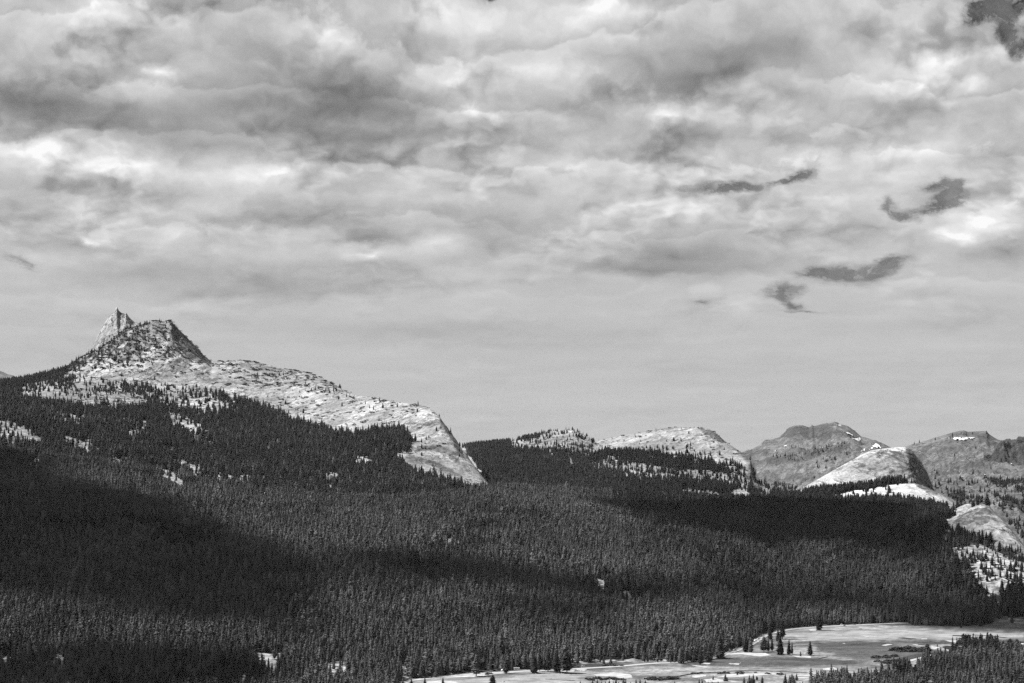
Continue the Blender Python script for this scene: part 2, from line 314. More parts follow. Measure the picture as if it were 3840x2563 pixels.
MEADOW = [(1490, 2760), (1490, 2560), (1515, 2549), (1640, 2541), (1690, 2531), (1760, 2522), (1850, 2517), (1990, 2513), (2120, 2507), (2160, 2496), (2200, 2491),
          (2300, 2488), (2400, 2485), (2480, 2484), (2560, 2490), (2640, 2480), (2690, 2456), (2720, 2448), (2800, 2422), (2835, 2398), (2845, 2383),
          (2880, 2367), (2960, 2355), (3140, 2344), (3400, 2336), (3415, 2346), (3600, 2348), (3690, 2345), (3740, 2333), (3840, 2329), (5200, 2325), (5200, 2760)]
STAND = [(3035, 2760), (3035, 2590), (3070, 2574), (3130, 2562), (3250, 2550), (3340, 2540), (3420, 2518), (3500, 2500), (3560, 2484), (3590, 2462), (3640, 2446), (3720, 2446),
         (3770, 2462), (3840, 2456), (5200, 2450), (5200, 2760)]
ROCKMAP = [   # (density, feather, polygon) painted in order
 (.03, 0, [(770, 1200), (1640, 1200), (1660, 1500), (1690, 1600), (1675, 1605), (1600, 1540), (1400, 1505), (1200, 1425), (960, 1370), (790, 1362)]),
 (.03, 0, [(2225, 1560), (2780, 1560), (2850, 1700), (2840, 1800), (2700, 1650), (2600, 1620), (2400, 1635), (2260, 1660), (2225, 1665)]),
 (.3, 0, [(2030, 1560), (2225, 1560), (2225, 1650), (2150, 1625), (2070, 1625)]),
 (.12, 2, [(2780, 1560), (4200, 1560), (4200, 1800), (3600, 1790), (3440, 1812), (3300, 1840), (3100, 1850), (2900, 1838), (2840, 1800), (2780, 1700)]),
 (.75, 2, [(2850, 1800), (2960, 1815), (3040, 1835), (2960, 1860), (2860, 1840)]), (.55, 2, [(3030, 1745), (3100, 1725), (3180, 1700), (3175, 1712), (3060, 1760)]), (.6, 2, [(2880, 1710), (2980, 1700), (3160, 1660), (3200, 1640), (3210, 1655), (3100, 1700), (3000, 1735), (2900, 1725)]),
 # left massif: crest and upper slabs
 (.045, 4, [(380, 1430), (520, 1400), (700, 1385), (790, 1350), (900, 1350), (1060, 1380), (1210, 1425), (1330, 1480), (1600, 1525), (1700, 1620), (1845, 1830), (1760, 1815), (1600, 1775), (1530, 1745), (1490, 1712), (1530, 1690), (1560, 1650),
           (1500, 1590), (1440, 1600), (1300, 1625), (1180, 1590), (1080, 1560), (1000, 1520), (900, 1490), (820, 1465), (700, 1445), (560, 1440)]),
 (.02, 2, [(1530, 1560), (1640, 1560), (1845, 1830), (1770, 1812), (1640, 1780), (1545, 1750), (1505, 1715), (1600, 1690), (1640, 1640)]),
 (.02, 2, [(1250, 1540), (1420, 1545), (1530, 1570), (1520, 1585), (1400, 1602), (1290, 1590), (1240, 1575)]),
 (.06, 2, [(1130, 1450), (1250, 1490), (1300, 1520), (1240, 1540), (1150, 1535), (1090, 1500)]),
 (.42, 3, [(820, 1352), (960, 1356), (1060, 1380), (1210, 1420), (1290, 1475), (1120, 1455), (1000, 1415), (880, 1400)]),
 (.90, 10, [(300, 1340), (440, 1240), (560, 1205), (650, 1208), (700, 1300), (640, 1330), (560, 1370), (440, 1390), (330, 1400), (180, 1420)]),
 (.16, 2, [(640, 1215), (652, 1212), (800, 1362), (740, 1360), (690, 1330)]),
 (.34, 6, [(240, 1400), (420, 1370), (560, 1360), (660, 1380), (640, 1420), (480, 1445), (330, 1440)]),
 (.14, 4, [(560, 1320), (690, 1300), (760, 1360), (700, 1400), (600, 1385)]),
 (.22, 2, [(330, 1390), (460, 1372), (620, 1392), (600, 1408), (430, 1402), (340, 1402)]),
 # patches among the trees of the left massif
 (.24, 5, [(90, 1450), (230, 1440), (360, 1445), (520, 1470), (600, 1490), (500, 1530), (300, 1520), (150, 1500), (60, 1480)]),
 (.40, 6, [(560, 1450), (700, 1450), (820, 1490), (900, 1530), (780, 1560), (600, 1520)]),
 (.35, 2, [(150, 1560), (280, 1555), (360, 1572), (300, 1590), (160, 1575)]),
 (.38, 2, [(440, 1590), (540, 1590), (560, 1640), (480, 1635)]),
 (.34, 2, [(620, 1550), (720, 1560), (790, 1640), (740, 1650), (640, 1590)]),
 (.28, 2, [(-40, 1575), (60, 1590), (150, 1640), (160, 1668), (60, 1650), (-40, 1630)]),
 (.30, 2, [(230, 1628), (330, 1668), (400, 1700), (380, 1708), (300, 1685), (240, 1660)]),
 (.10, 1, [(418, 1722), (470, 1718), (500, 1726), (460, 1738), (420, 1742)]),
 (.05, 1, [(540, 1744), (600, 1755), (650, 1776), (700, 1815), (680, 1818), (640, 1800), (585, 1768), (540, 1755)]),
 (.25, 2, [(715, 1770), (760, 1790), (830, 1825), (800, 1825), (730, 1800)]),
 (.35, 2, [(640, 1740), (760, 1745), (900, 1800), (880, 1820), (760, 1780)]),
 (.25, 2, [(880, 1775), (930, 1785), (960, 1810), (900, 1810)]),
 (.22, 1, [(945, 1842), (1000, 1842), (1005, 1856), (950, 1856)]),
 (.25, 2, [(1180, 1768), (1260, 1772), (1290, 1800), (1230, 1800), (1190, 1780)]),
 (.30, 2, [(1190, 1812), (1240, 1820), (1300, 1850), (1250, 1845)]),
 (.30, 2, [(1300, 1700), (1380, 1720), (1400, 1735), (1340, 1740)]),
 # middle ridge
 (.35, 2, [(2010, 1630), (2080, 1607), (2160, 1608), (2240, 1655), (2200, 1672), (2100, 1640), (2030, 1642)]),
 (.22, 2, [(1900, 1655), (2060, 1645), (2160, 1644), (2200, 1660), (2080, 1662), (1950, 1668)]),
 (.45, 2, [(1900, 1668), (2100, 1668), (2260, 1690), (2240, 1705), (2100, 1690), (1940, 1685)]),
 (.025, 4, [(2215, 1690), (2260, 1645), (2380, 1620), (2560, 1595), (2660, 1600), (2720, 1650), (2800, 1700), (2810, 1740), (2700, 1725), (2600, 1695), (2480, 1690), (2300, 1680)]),
 (.16, 2, [(2480, 1640), (2640, 1640), (2740, 1690), (2790, 1740), (2720, 1740), (2560, 1700), (2440, 1690)]),
 (.30, 2, [(2205, 1735), (2300, 1728), (2420, 1740), (2540, 1765), (2560, 1790), (2460, 1800), (2340, 1775), (2230, 1752)]),
 (.36, 2, [(2500, 1760), (2640, 1765), (2720, 1780), (2790, 1760), (2830, 1800), (2800, 1830), (2680, 1800), (2540, 1800)]),
 (.10, 2, [(2550, 1835), (2640, 1842), (2720, 1855), (2745, 1862), (2700, 1868), (2600, 1858), (2560, 1850)]),
 (.08, 2, [(2745, 1838), (2790, 1838), (2830, 1870), (2780, 1872), (2740, 1855)]),
 (.30, 2, [(2800, 1790), (2880, 1820), (2960, 1865), (2900, 1870), (2830, 1840)]),
 (.15, 2, [(2820, 1740), (2860, 1800), (2880, 1830), (2830, 1820), (2800, 1780)]),
 # right domes
 (.005, 1, [(2930, 1870), (3100, 1770), (3270, 1680), (3420, 1670), (3530, 1850), (3620, 1910), (3560, 1910), (3440, 1890), (3350, 1880), (3200, 1875), (3050, 1868)]),
 (.97, 1, [(2990, 1862), (3070, 1846), (3160, 1836), (3260, 1822), (3340, 1806), (3410, 1800), (3445, 1806), (3400, 1815), (3330, 1822), (3250, 1838), (3170, 1848), (3080, 1872)]),
 (.05, 2, [(3080, 1870), (3200, 1845), (3300, 1830), (3360, 1830), (3330, 1875), (3200, 1885)]),
 (.30, 2, [(3540, 1900), (3620, 1900), (3640, 1925), (3560, 1935)]),
 (.01, 1, [(3525, 1968), (3600, 1920), (3690, 1885), (3740, 1915), (3860, 2060), (3900, 2180), (3840, 2110), (3760, 2050), (3700, 2030), (3640, 2015), (3590, 1995)]),
 (.30, 2, [(3530, 1995), (3580, 2000), (3590, 2040), (3550, 2030)]),
 (.30, 4, [(3565, 2052), (3700, 2040), (3800, 2048), (3900, 2085), (3900, 2190), (3800, 2188), (3745, 2228), (3700, 2215), (3655, 2175), (3628, 2125), (3580, 2092)]),
 (.12, 1, [(3630, 2110), (3650, 2120), (3658, 2175), (3645, 2160)]),
 (.06, 1, [(3700, 2212), (3716, 2215), (3716, 2240), (3706, 2238)]),
 (.15, 2, [(3725, 2120), (3745, 2140), (3740, 2210), (3715, 2180)]),
 (.15, 1, [(3725, 2255), (3750, 2255), (3750, 2270), (3728, 2268)]),
 # far valley at the right
 (.25, 2, [(3500, 1800), (3620, 1795), (3700, 1812), (3780, 1840), (3840, 1850), (3840, 1870), (3700, 1850), (3600, 1835), (3510, 1840)]),
 (.14, 1, [(3680, 1866), (3740, 1866), (3760, 1880), (3700, 1878)]),
 (.35, 2, [(3720, 1915), (3800, 1920), (3860, 1935), (3860, 1960), (3780, 1950), (3740, 1935)]),
 (.06, 1, [(3795, 1962), (3860, 1962), (3860, 1972), (3800, 1972)]),
 # clearings in the near forest
 (.30, 2, [(2055, 2108), (2120, 2112), (2130, 2128), (2070, 2122)]), (.25, 2, [(2160, 2136), (2210, 2136), (2230, 2160), (2190, 2160)]),
 (.22, 2, [(2220, 2165), (2270, 2180), (2285, 2215), (2260, 2210), (2230, 2185)]), (.06, 1, [(2325, 2210), (2350, 2218), (2385, 2250), (2372, 2256), (2340, 2235)]),
 (.4, 2, [(2070, 2280), (2100, 2285), (2100, 2310), (2075, 2305)]), (.4, 2, [(2240, 2290), (2330, 2300), (2320, 2330), (2250, 2320)]), (.4, 2, [(1640, 2018), (1720, 2025), (1740, 2045), (1650, 2035)]),
 (.28, 2, [(925, 2448), (1060, 2452), (1075, 2500), (1020, 2535), (990, 2500), (940, 2480)]), (.3, 2, [(1160, 2495), (1290, 2480), (1300, 2540), (1240, 2550), (1180, 2520)]),
 (.25, 2, [(-10, 2455), (60, 2470), (140, 2490), (60, 2495), (-10, 2480)]), (.22, 2, [(200, 2455), (240, 2460), (235, 2525), (205, 2520)]),
 (.5, 2, [(100, 2480), (320, 2490), (310, 2520), (110, 2510)]), (.35, 2, [(640, 2455), (720, 2460), (700, 2475), (650, 2472)]), (.3, 2, [(100, 1720), (150, 1722), (150, 1748), (110, 1745)]),
 (.12, 2, [(1500, 2500), (1530, 2500), (1530, 2545), (1500, 2545)]), (.5, 2, [(2120, 2475), (2500, 2468), (2500, 2490), (2130, 2495)]), (.45, 1, [(3700, 2318), (3860, 2312), (3860, 2330), (3740, 2334)]),
 (.0, 0, MEADOW),
 (1., 0, STAND),
 (.0, 0, [(3165, 2566), (3190, 2556), (3225, 2550), (3280, 2548), (3385, 2551), (3435, 2555), (3435, 2562), (3300, 2559), (3210, 2562), (3180, 2572)]),
 (.2, 1, [(3405, 2505), (3440, 2520), (3450, 2563), (3420, 2563)]), (.3, 1, [(3500, 2470), (3580, 2470), (3560, 2490), (3500, 2500)]),
 (.97, 0, [(3560, 2473), (3600, 2440), (3625, 2428), (3690, 2424), (3740, 2436), (3750, 2470)]),
]
DENS = np.ones((RH, RW))
for dv, fe, poly in ROCKMAP:
    xs = [p[0] for p in poly]; ys = [p[1] for p in poly]
    i0 = max(0, int((min(xs) - RX0) / RS) - 4); i1 = min(RW, int((max(xs) - RX0) / RS) + 5)
    j0 = max(0, int((min(ys) - RY0) / RS) - 4); j1 = min(RH, int((max(ys) - RY0) / RS) + 5)
    gx, gy = _gx[j0:j1, i0:i1], _gy[j0:j1, i0:i1]
    wob = fbm(gx / 22, gy / 12, 3, .6, 5) * 5 * fe
    a = np.clip((sdpoly(gx, gy, poly) + wob) / (RS * 0.8) + .5, 0, 1)
    DENS[j0:j1, i0:i1] = DENS[j0:j1, i0:i1] * (1 - a) + dv * a

STAIN_SHADE_POLYS = [   # lichen and water stains; shade painted on right flanks and under overhangs: (strength, polygon)
 (1.0, [(3398, 1676), (3425, 1690), (3470, 1750), (3500, 1820), (3520, 1860), (3480, 1845), (3440, 1825), (3425, 1800), (3415, 1760), (3405, 1720)]),  # steep dome's right flank: dark lichen plus painted shade
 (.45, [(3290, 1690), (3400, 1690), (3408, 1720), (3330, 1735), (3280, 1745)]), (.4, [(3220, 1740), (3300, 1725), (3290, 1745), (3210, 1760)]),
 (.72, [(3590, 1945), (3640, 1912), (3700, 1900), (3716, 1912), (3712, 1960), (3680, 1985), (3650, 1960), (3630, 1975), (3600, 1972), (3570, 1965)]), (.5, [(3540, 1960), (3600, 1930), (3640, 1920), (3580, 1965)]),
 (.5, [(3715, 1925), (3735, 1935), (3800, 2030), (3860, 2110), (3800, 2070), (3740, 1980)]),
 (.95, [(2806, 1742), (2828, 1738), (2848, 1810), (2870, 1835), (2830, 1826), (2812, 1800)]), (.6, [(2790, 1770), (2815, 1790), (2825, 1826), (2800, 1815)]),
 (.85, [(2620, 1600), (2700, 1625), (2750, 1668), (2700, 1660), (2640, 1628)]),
 (.95, [(640, 1209), (655, 1213), (690, 1250), (740, 1300), (800, 1366), (738, 1362), (694, 1336), (664, 1300), (644, 1255)]),  # right cliff of the cone, its shade painted in
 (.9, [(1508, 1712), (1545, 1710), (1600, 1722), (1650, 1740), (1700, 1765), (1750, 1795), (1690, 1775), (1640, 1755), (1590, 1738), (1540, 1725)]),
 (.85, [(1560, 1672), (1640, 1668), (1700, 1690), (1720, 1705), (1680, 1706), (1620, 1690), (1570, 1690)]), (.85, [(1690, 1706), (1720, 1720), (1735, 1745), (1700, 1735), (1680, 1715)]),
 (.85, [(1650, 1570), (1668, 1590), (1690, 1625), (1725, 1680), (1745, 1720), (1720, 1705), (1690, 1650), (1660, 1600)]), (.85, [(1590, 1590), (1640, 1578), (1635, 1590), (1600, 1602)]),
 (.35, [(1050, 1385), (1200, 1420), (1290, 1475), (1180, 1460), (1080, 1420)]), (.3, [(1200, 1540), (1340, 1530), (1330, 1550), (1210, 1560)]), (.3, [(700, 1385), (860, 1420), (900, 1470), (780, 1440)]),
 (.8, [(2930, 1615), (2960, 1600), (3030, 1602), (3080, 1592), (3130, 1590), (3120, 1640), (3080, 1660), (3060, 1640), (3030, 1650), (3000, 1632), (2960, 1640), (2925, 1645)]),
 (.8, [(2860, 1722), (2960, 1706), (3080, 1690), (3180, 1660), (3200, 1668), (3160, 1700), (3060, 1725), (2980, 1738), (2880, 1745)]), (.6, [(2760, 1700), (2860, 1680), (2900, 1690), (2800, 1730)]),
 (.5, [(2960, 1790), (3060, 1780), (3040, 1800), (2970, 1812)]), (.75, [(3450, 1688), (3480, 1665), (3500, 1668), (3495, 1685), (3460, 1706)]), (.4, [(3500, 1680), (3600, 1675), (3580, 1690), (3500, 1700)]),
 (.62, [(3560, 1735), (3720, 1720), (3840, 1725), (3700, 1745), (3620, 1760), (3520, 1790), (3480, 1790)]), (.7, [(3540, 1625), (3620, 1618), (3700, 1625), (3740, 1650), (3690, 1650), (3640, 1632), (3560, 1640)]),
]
STAIN_SHADE = np.zeros((RH, RW))
for dv, poly in STAIN_SHADE_POLYS:
    STAIN_SHADE = np.maximum(STAIN_SHADE, dv * np.clip(sdpoly(_gx, _gy, poly) / 6 + .5, 0, 1))
# natural openings scattered through the wooded mountain slopes
_ns = fbm(_gx / 75, _gy / 15, 4, .6, 401)
_zone = ((_gx < 1150) & (_gy > 1425) & (_gy < 1690 + _gx * .08)) | ((_gx > 1850) & (_gx < 2900) & (_gy > 1640) & (_gy < 1830) & (_gx > 1850 + (_gy - 1640) * 3)) | ((_gx > 3450) & (_gy > 1800) & (_gy < 2000))
DENS = np.where(_zone & (DENS > .5), DENS * (1 - .72 * sstep(_ns, .12, .34)), DENS)
_bl = blurmap(DENS, 4)
_wt = sstep(_gy, 1340, 1400) * (1 - sstep(_gy, 1610, 1660)) * (1 - sstep(_gx, 1400, 1470))
DENS = DENS * (1 - .85 * _wt) + .85 * _wt * np.clip(_bl + .28 * fbm(_gx / 20, _gy / 12, 3, .6, 405) * (4 * _bl * (1 - _bl)), 0, 1)
_cone = (_gx > 300) & (_gx < 720) & (_gy > 1190) & (_gy < 1400)
DENS = np.where(_cone & (DENS > .3), DENS * (1 - .75 * sstep(fbm((_gx + _gy * .6) / 26, (_gy - _gx * .2) / 15, 4, .65, 402) + .25 * sstep(_gx, 480, 640), .12, .36)), DENS)
# ------------------------------------------------------------------ terrain sheets
# Each landform is a grid; its control lines give picture height (y) and true distance (D) along the slope.
def pl(px, pts):
    xs = [p[0] for p in pts]; ys = [p[1] for p in pts]
    return np.interp(px, xs, ys)
_cache = {}
def pls(px, pts, sig=70.0):
    """the same polyline with its corners rounded, so that slopes carry no creases"""
    k = (tuple(pts), sig)
    if k not in _cache:
        g = np.arange(-1400, 5300, 8.0)
        v = np.interp(g, [p[0] for p in pts], [p[1] for p in pts])
        w = np.exp(-.5 * (np.arange(-40, 41) * 8.0 / sig) ** 2); w /= w.sum()
        _cache[k] = (g, np.convolve(np.pad(v, 40, mode='edge'), w, 'valid'))
    g, v = _cache[k]
    return np.interp(px, g, v)
class Land:
    def __init__(self, lines, exps, back, amp, nscale, seed, x0, x1, xs=5.0, rows=None, sharp=True, sig=60.0, flat=False, custom=None):
        self.sharp, self.sig, self.flat = sharp, sig, flat
        """lines: near to far [(y polyline, D polyline)], the last one is the crest; back: (dD, dz) of the far side"""
        self.lines, self.exps, self.back, self.amp, self.nscale, self.seed = lines, exps, back, amp, nscale, seed
        self.x0, self.x1, self.xs, self.rows, self.custom = x0, x1, xs, rows or [30] * (len(lines) - 1), custom
    def cz(self, px):
        Ds = [pls(px, d) for _, d in self.lines]
        zs = [(HY - (pl(px, y) if i == len(Ds) - 1 and self.sharp else pls(px, y, self.sig))) / FPX * D for i, ((y, _), D) in enumerate(zip(self.lines, Ds))]
        if self.flat: zs[0] = zs[0] * 0 - CAMH; zs[1] = zs[1] * 0 - CAMH
        Ds.append(Ds[-1] + self.back[0]); zs.append(zs[-1] - self.back[1])
        return Ds, zs
    def z(self, px, D):
        Ds, zs = self.cz(px)
        # slopes at the nodes for a smooth monotone interpolation
        n = len(Ds)
        seg = [(zs[i + 1] - zs[i]) / np.maximum(Ds[i + 1] - Ds[i], 1) for i in range(n - 1)]
        m = [seg[0]]
        for i in range(1, n - 1):
            if self.exps[i] == 'c': m.append(None)            # a crease
            else:
                s0, s1 = seg[i - 1], seg[i]
                m.append(np.where(s0 * s1 > 0, 2 * s0 * s1 / (s0 + s1 + 1e-12), 0))
        m.append(seg[-1])
        z = np.array(zs[0] + 0 * D)
        for i in range(n - 1):
            h = np.maximum(Ds[i + 1] - Ds[i], 1)
            t = np.clip((D - Ds[i]) / h, 0, 1)
            ma = seg[i] if m[i] is None else m[i]
            mb = seg[i] if m[i + 1] is None else m[i + 1]
            v = (2 * t**3 - 3 * t**2 + 1) * zs[i] + (t**3 - 2 * t**2 + t) * h * ma + (-2 * t**3 + 3 * t**2) * zs[i + 1] + (t**3 - t**2) * h * mb
            z = np.where((D >= Ds[i]), v, z)
        # relief
        x = (px - CX) / FPX * D
        fade = sstep(D, Ds[0], Ds[0] + 150) * (1 - 0.75 * sstep(D, Ds[-2] - 120, Ds[-2]))
        if self.custom is not None:
            z = z + self.custom(px, D, x, z, Ds, zs)
        else:
            z = z + self.amp * fade * fbm(x / self.nscale, D / self.nscale, 6, .5, self.seed)
        return z
    def grid(self):
        px = np.arange(self.x0, self.x1 + .1, self.xs)
        Ds, _ = self.cz(px)
        DD = []
        for i in range(len(Ds) - 1):
            k = self.rows[i] if i < len(self.rows) else 8
            ts = np.arange(k) / k
            DD += [Ds[i] + (Ds[i + 1] - Ds[i]) * t for t in ts]
        DD.append(Ds[-1])
        D = np.array(DD); PX = np.broadcast_to(px, D.shape)
        return PX, D, self.z(PX, D)

def mesh_from_grid(name, X, Y, Z, mat, attrs=None, smooth=True):
    r, c = X.shape
    co = np.stack([X, Y, Z], -1).reshape(-1, 3).astype(np.float32)
    i = np.arange(r * c).reshape(r, c)
    q = np.stack([i[:-1, :-1], i[:-1, 1:], i[1:, 1:], i[1:, :-1]], -1).reshape(-1, 4).astype(np.int32)
    me = bpy.data.meshes.new(name)
    me.vertices.add(len(co)); me.vertices.foreach_set('co', co.ravel())
    me.loops.add(q.size); me.loops.foreach_set('vertex_index', q.ravel())
    me.polygons.add(len(q)); me.polygons.foreach_set('loop_start', np.arange(0, q.size, 4, dtype=np.int32))
    me.polygons.foreach_set('use_smooth', np.full(len(q), smooth))
    me.update(); me.validate()
    for k, v in (attrs or {}).items():
        at = me.attributes.new(k, 'FLOAT', 'POINT')
        at.data.foreach_set('value', np.asarray(v, np.float32).ravel())
    me.materials.append(mat)
    o = bpy.data.objects.new(name, me); COL.objects.link(o)
    return o
def mesh_from(name, verts, faces, mat, parent=None, smooth=False):
    me = bpy.data.meshes.new(name)
    me.from_pydata([tuple(map(float, v)) for v in verts], [], faces)
    if smooth: me.polygons.foreach_set('use_smooth', np.full(len(me.polygons), True))
    if mat: me.materials.append(mat)
    me.update()
    o = bpy.data.objects.new(name, me); COL.objects.link(o)
    if parent is not None: o.parent = parent
    return o
def tag(o, label=None, cat=None, group=None, kind=None):
    if label: o['label'] = label
    if cat: o['category'] = cat
    if group: o['group'] = group
    if kind: o['kind'] = kind
    return o

# ------------------------------------------------------------------ materials
def new_mat(name, rough=0.9, spec=0.2):
    m = bpy.data.materials.new(name); m.use_nodes = True
    t = m.node_tree; t.nodes.clear()
    N = NT(t)
    o = N.n('ShaderNodeOutputMaterial'); b = N.n('ShaderNodeBsdfPrincipled')
    b.inputs['Roughness'].default_value = rough
    b.inputs['Specular IOR Level'].default_value = spec
    N.link(b.outputs[0], o.inputs[0])
    return m, N, b
def bump(N, b, h, strength, dist):
    nd = N.n('ShaderNodeBump'); nd.inputs['Strength'].default_value = strength; nd.inputs['Distance'].default_value = dist
    N.link(h, nd.inputs['Height']); N.link(nd.outputs[0], b.inputs['Normal'])
def attr(N, name):
    nd = N.n('ShaderNodeAttribute'); nd.attribute_name = name
    return nd.outputs['Fac']
def rotpos(N, ang, sx, sy, sz):
    g = N.n('ShaderNodeNewGeometry')
    mp = N.n('ShaderNodeMapping'); mp.inputs['Rotation'].default_value = ang
    N.link(g.outputs['Position'], mp.inputs[0])
    return N.vmath('MULTIPLY', mp.outputs[0], (sx, sy, sz))

def granite(name, lo=0.26, hi=0.56, stain_shade=0.12, crack=1.0, ang=(0, 0, 0), cs=0.045, bumpd=5.0, stainamt=0.5, tilt=0.0):
    """pale exfoliating granite: stained streaks, curved joints, gravelly ledges"""
    m, N, b = new_mat(name, 0.92, 0.15)
    p = rotpos(N, ang, 1, 1, 1)
    ps = rotpos(N, (ang[0], ang[1] + tilt, ang[2]), cs * .45, cs * .5, cs)
    n1 = N.noise(p, 0.006, 5, 0.6, dim='3D')
    n2 = N.noise(p, 0.035, 6, 0.65, dim='3D')
    st = N.noise(ps, 1.0, 5, 0.6, 0.8, dim='3D')
    c = N.mix(N.ramp(n2, 0.30, 0.70), lo, hi)
    c = N.math('MULTIPLY', c, N.ramp(n1, 0.34, 0.66, 0.58, 1.22))
    c = N.math('MULTIPLY', c, N.ramp(N.noise(p, 0.16, 4, .75, dim='3D'), .35, .65, .72, 1.2))
    sm = N.math('MULTIPLY', N.ramp(st, 0.50, 0.68), stainamt)
    c = N.mix(sm, c, stain_shade)
    wv = rotpos(N, (ang[0], ang[1] + tilt, ang[2]), cs * .55, cs * .65, cs * 1.1)
    wd = N.n('ShaderNodeVectorMath', operation='SCALE'); N.link(N.noise(wv, 1.4, 4, .6, out=1, dim='3D'), wd.inputs[0]); wd.inputs[3].default_value = 1.6
    vo = N.n('ShaderNodeTexVoronoi', feature='DISTANCE_TO_EDGE')
    N.link(N.vmath('ADD', wv, wd.outputs[0]), vo.inputs['Vector']); vo.inputs['Scale'].default_value = 1.0
    ck = N.ramp(vo.outputs['Distance'], 0.0, 0.09, 1.0, 0.0)
    ck = N.math('MULTIPLY', ck, N.ramp(N.noise(p, 0.012, 3, .6, dim='3D'), 0.49, 0.60))
    c = N.mix(N.math('MULTIPLY', ck, 0.6 * crack), c, 0.07)
    vl = rotpos(N, (ang[0], ang[1] + tilt + .25, ang[2] + .3), cs * .10, cs * .16, cs * .34)
    wl = N.n('ShaderNodeVectorMath', operation='SCALE'); N.link(N.noise(vl, 2.2, 5, .6, out=1, dim='3D'), wl.inputs[0]); wl.inputs[3].default_value = 1.1
    v2 = N.n('ShaderNodeTexVoronoi', feature='DISTANCE_TO_EDGE'); N.link(N.vmath('ADD', vl, wl.outputs[0]), v2.inputs['Vector']); v2.inputs['Scale'].default_value = 1.0
    c = N.mix(N.math('MULTIPLY', N.ramp(v2.outputs['Distance'], 0.0, 0.045, 1.0, 0.0), 0.62 * crack), c, 0.06)
    dn = N.ramp(N.noise(p, 0.10, 4, 0.7, dim='3D'), 0.58, 0.70)
    c = N.mix(N.math('MULTIPLY', dn, 0.35 * crack), c, 0.10)
    c = N.math('MULTIPLY', c, .54)
    c = N.mix(N.math('MULTIPLY', N.ramp(N.math('ADD', attr(N, 'stain_shade'), N.math('MULTIPLY', N.math('SUBTRACT', N.math('ADD', N.noise(p, 0.035, 6, .7, dim='3D'), N.math('MULTIPLY', N.math('SUBTRACT', st, .5), 1.3)), .5), 1.4)), .28, .66), N.ramp(N.noise(rotpos(N, (ang[0], ang[1] + tilt, ang[2]), cs * .7, cs * .9, cs * 4), 1.0, 4, .65, .6, dim='3D'), .38, .60, .50, .93)), c, .03)
    N.link(N.grey(c), b.inputs['Base Color'])
    h = N.math('ADD', n2, N.math('MULTIPLY', ck, -0.5))
    h = N.math('MULTIPLY_ADD', st, 0.6, h)
    h = N.math('MULTIPLY_ADD', N.noise(p, 0.11, 5, .7, dim='3D'), 0.45, h)
    bump(N, b, h, 0.9, bumpd)
    return m

M_granite = granite("pale_granite")
M_granite_smooth = granite("smooth_dome_granite", .50, .82, .18, 1.2, (0, 0, 0.3), .034, 6.0, .62, -0.5)
M_apron = granite("bright_slab_granite", .62, .86, .34, .7, (0, 0, 0.1), .04, 3.0, .5, 0.1)
M_granite_peak = granite("spire_granite", .28, .56, .08, 1.3, (0, 0, 0), .05, 8.0, .50, 0.9)
M_granite_stain = granite("stained_dome_granite", .34, .60, .07, .9, (0, 0, 0.2), .05, 4.0, .7, -0.4)
M_bluff = granite("dark_bluff_rock", .04, .10, .03, 1.1, (0, 0, 0), .03, 12.0, .7, 1.2)

def ground_material():
    """forest floor, meadow grass and bare granite, by the attributes of the ground sheet"""
    m, N, b = new_mat("valley_ground", 0.95, 0.1)
    p = rotpos(N, (0, 0, 0), 1, 1, 1)
    bare = attr(N, "bare"); mead = attr(N, "meadow")
    f = N.mix(N.noise(p, 0.08, 4, .6, dim='3D'), 0.008, 0.045)
    bm = N.ramp(N.math('ADD', bare, N.math('MULTIPLY', N.math('SUBTRACT', N.noise(p, 0.045, 5, .65, dim='3D'), .5), 0.9)), 0.22, 0.52)
    g = N.mix(N.ramp(N.noise(p, 0.09, 5, .65, dim='3D'), .34, .66), 0.07, 0.36)
    c = N.mix(bm, f, g)
    # meadow: bands of dry grass, sedge and worn ground
    n1 = N.noise(rotpos(N, (0, 0, .12), .004, .0085, 1), 1.0, 6, .62, 0.4, dim='2D')
    n2 = N.noise(rotpos(N, (0, 0, -.1), .03, .05, 1), 1.0, 6, .7, dim='2D')
    n3 = N.noise(rotpos(N, (0, 0, 0), .0016, .0030, 1), 1.0, 3, .5, dim='2D')
    gm = N.math('ADD', N.math('MULTIPLY', n1, .55), N.math('MULTIPLY', n3, .60))
    gc = N.ramp(gm, 0.50, 0.66, 0.042, 0.175)
    gc = N.math('MULTIPLY', gc, N.ramp(n2, .3, .7, .55, 1.4))
    gc = N.math('MULTIPLY', gc, N.ramp(N.noise(rotpos(N, (0, 0, .2), .14, .2, 1), 1.0, 5, .7, dim='2D'), .3, .7, .6, 1.4))
    gc = N.mix(N.math('MULTIPLY', attr(N, "wet_shade"), .75), gc, 0.022)
    gc = N.mix(attr(N, "dry"), gc, N.math('MULTIPLY', N.ramp(n2, .3, .7, .65, 1.25), 0.20))
    gc = N.mix(N.ramp(N.noise(p, 0.05, 6, .7, dim='3D'), .60, .68, 0, .7), gc, 0.03)
    c = N.mix(mead, c, gc)
    N.link(N.grey(c), b.inputs['Base Color'])
    bump(N, b, N.noise(p, 0.25, 4, .7, dim='3D'), .7, 1.2)
    return m
M_ground = ground_material()
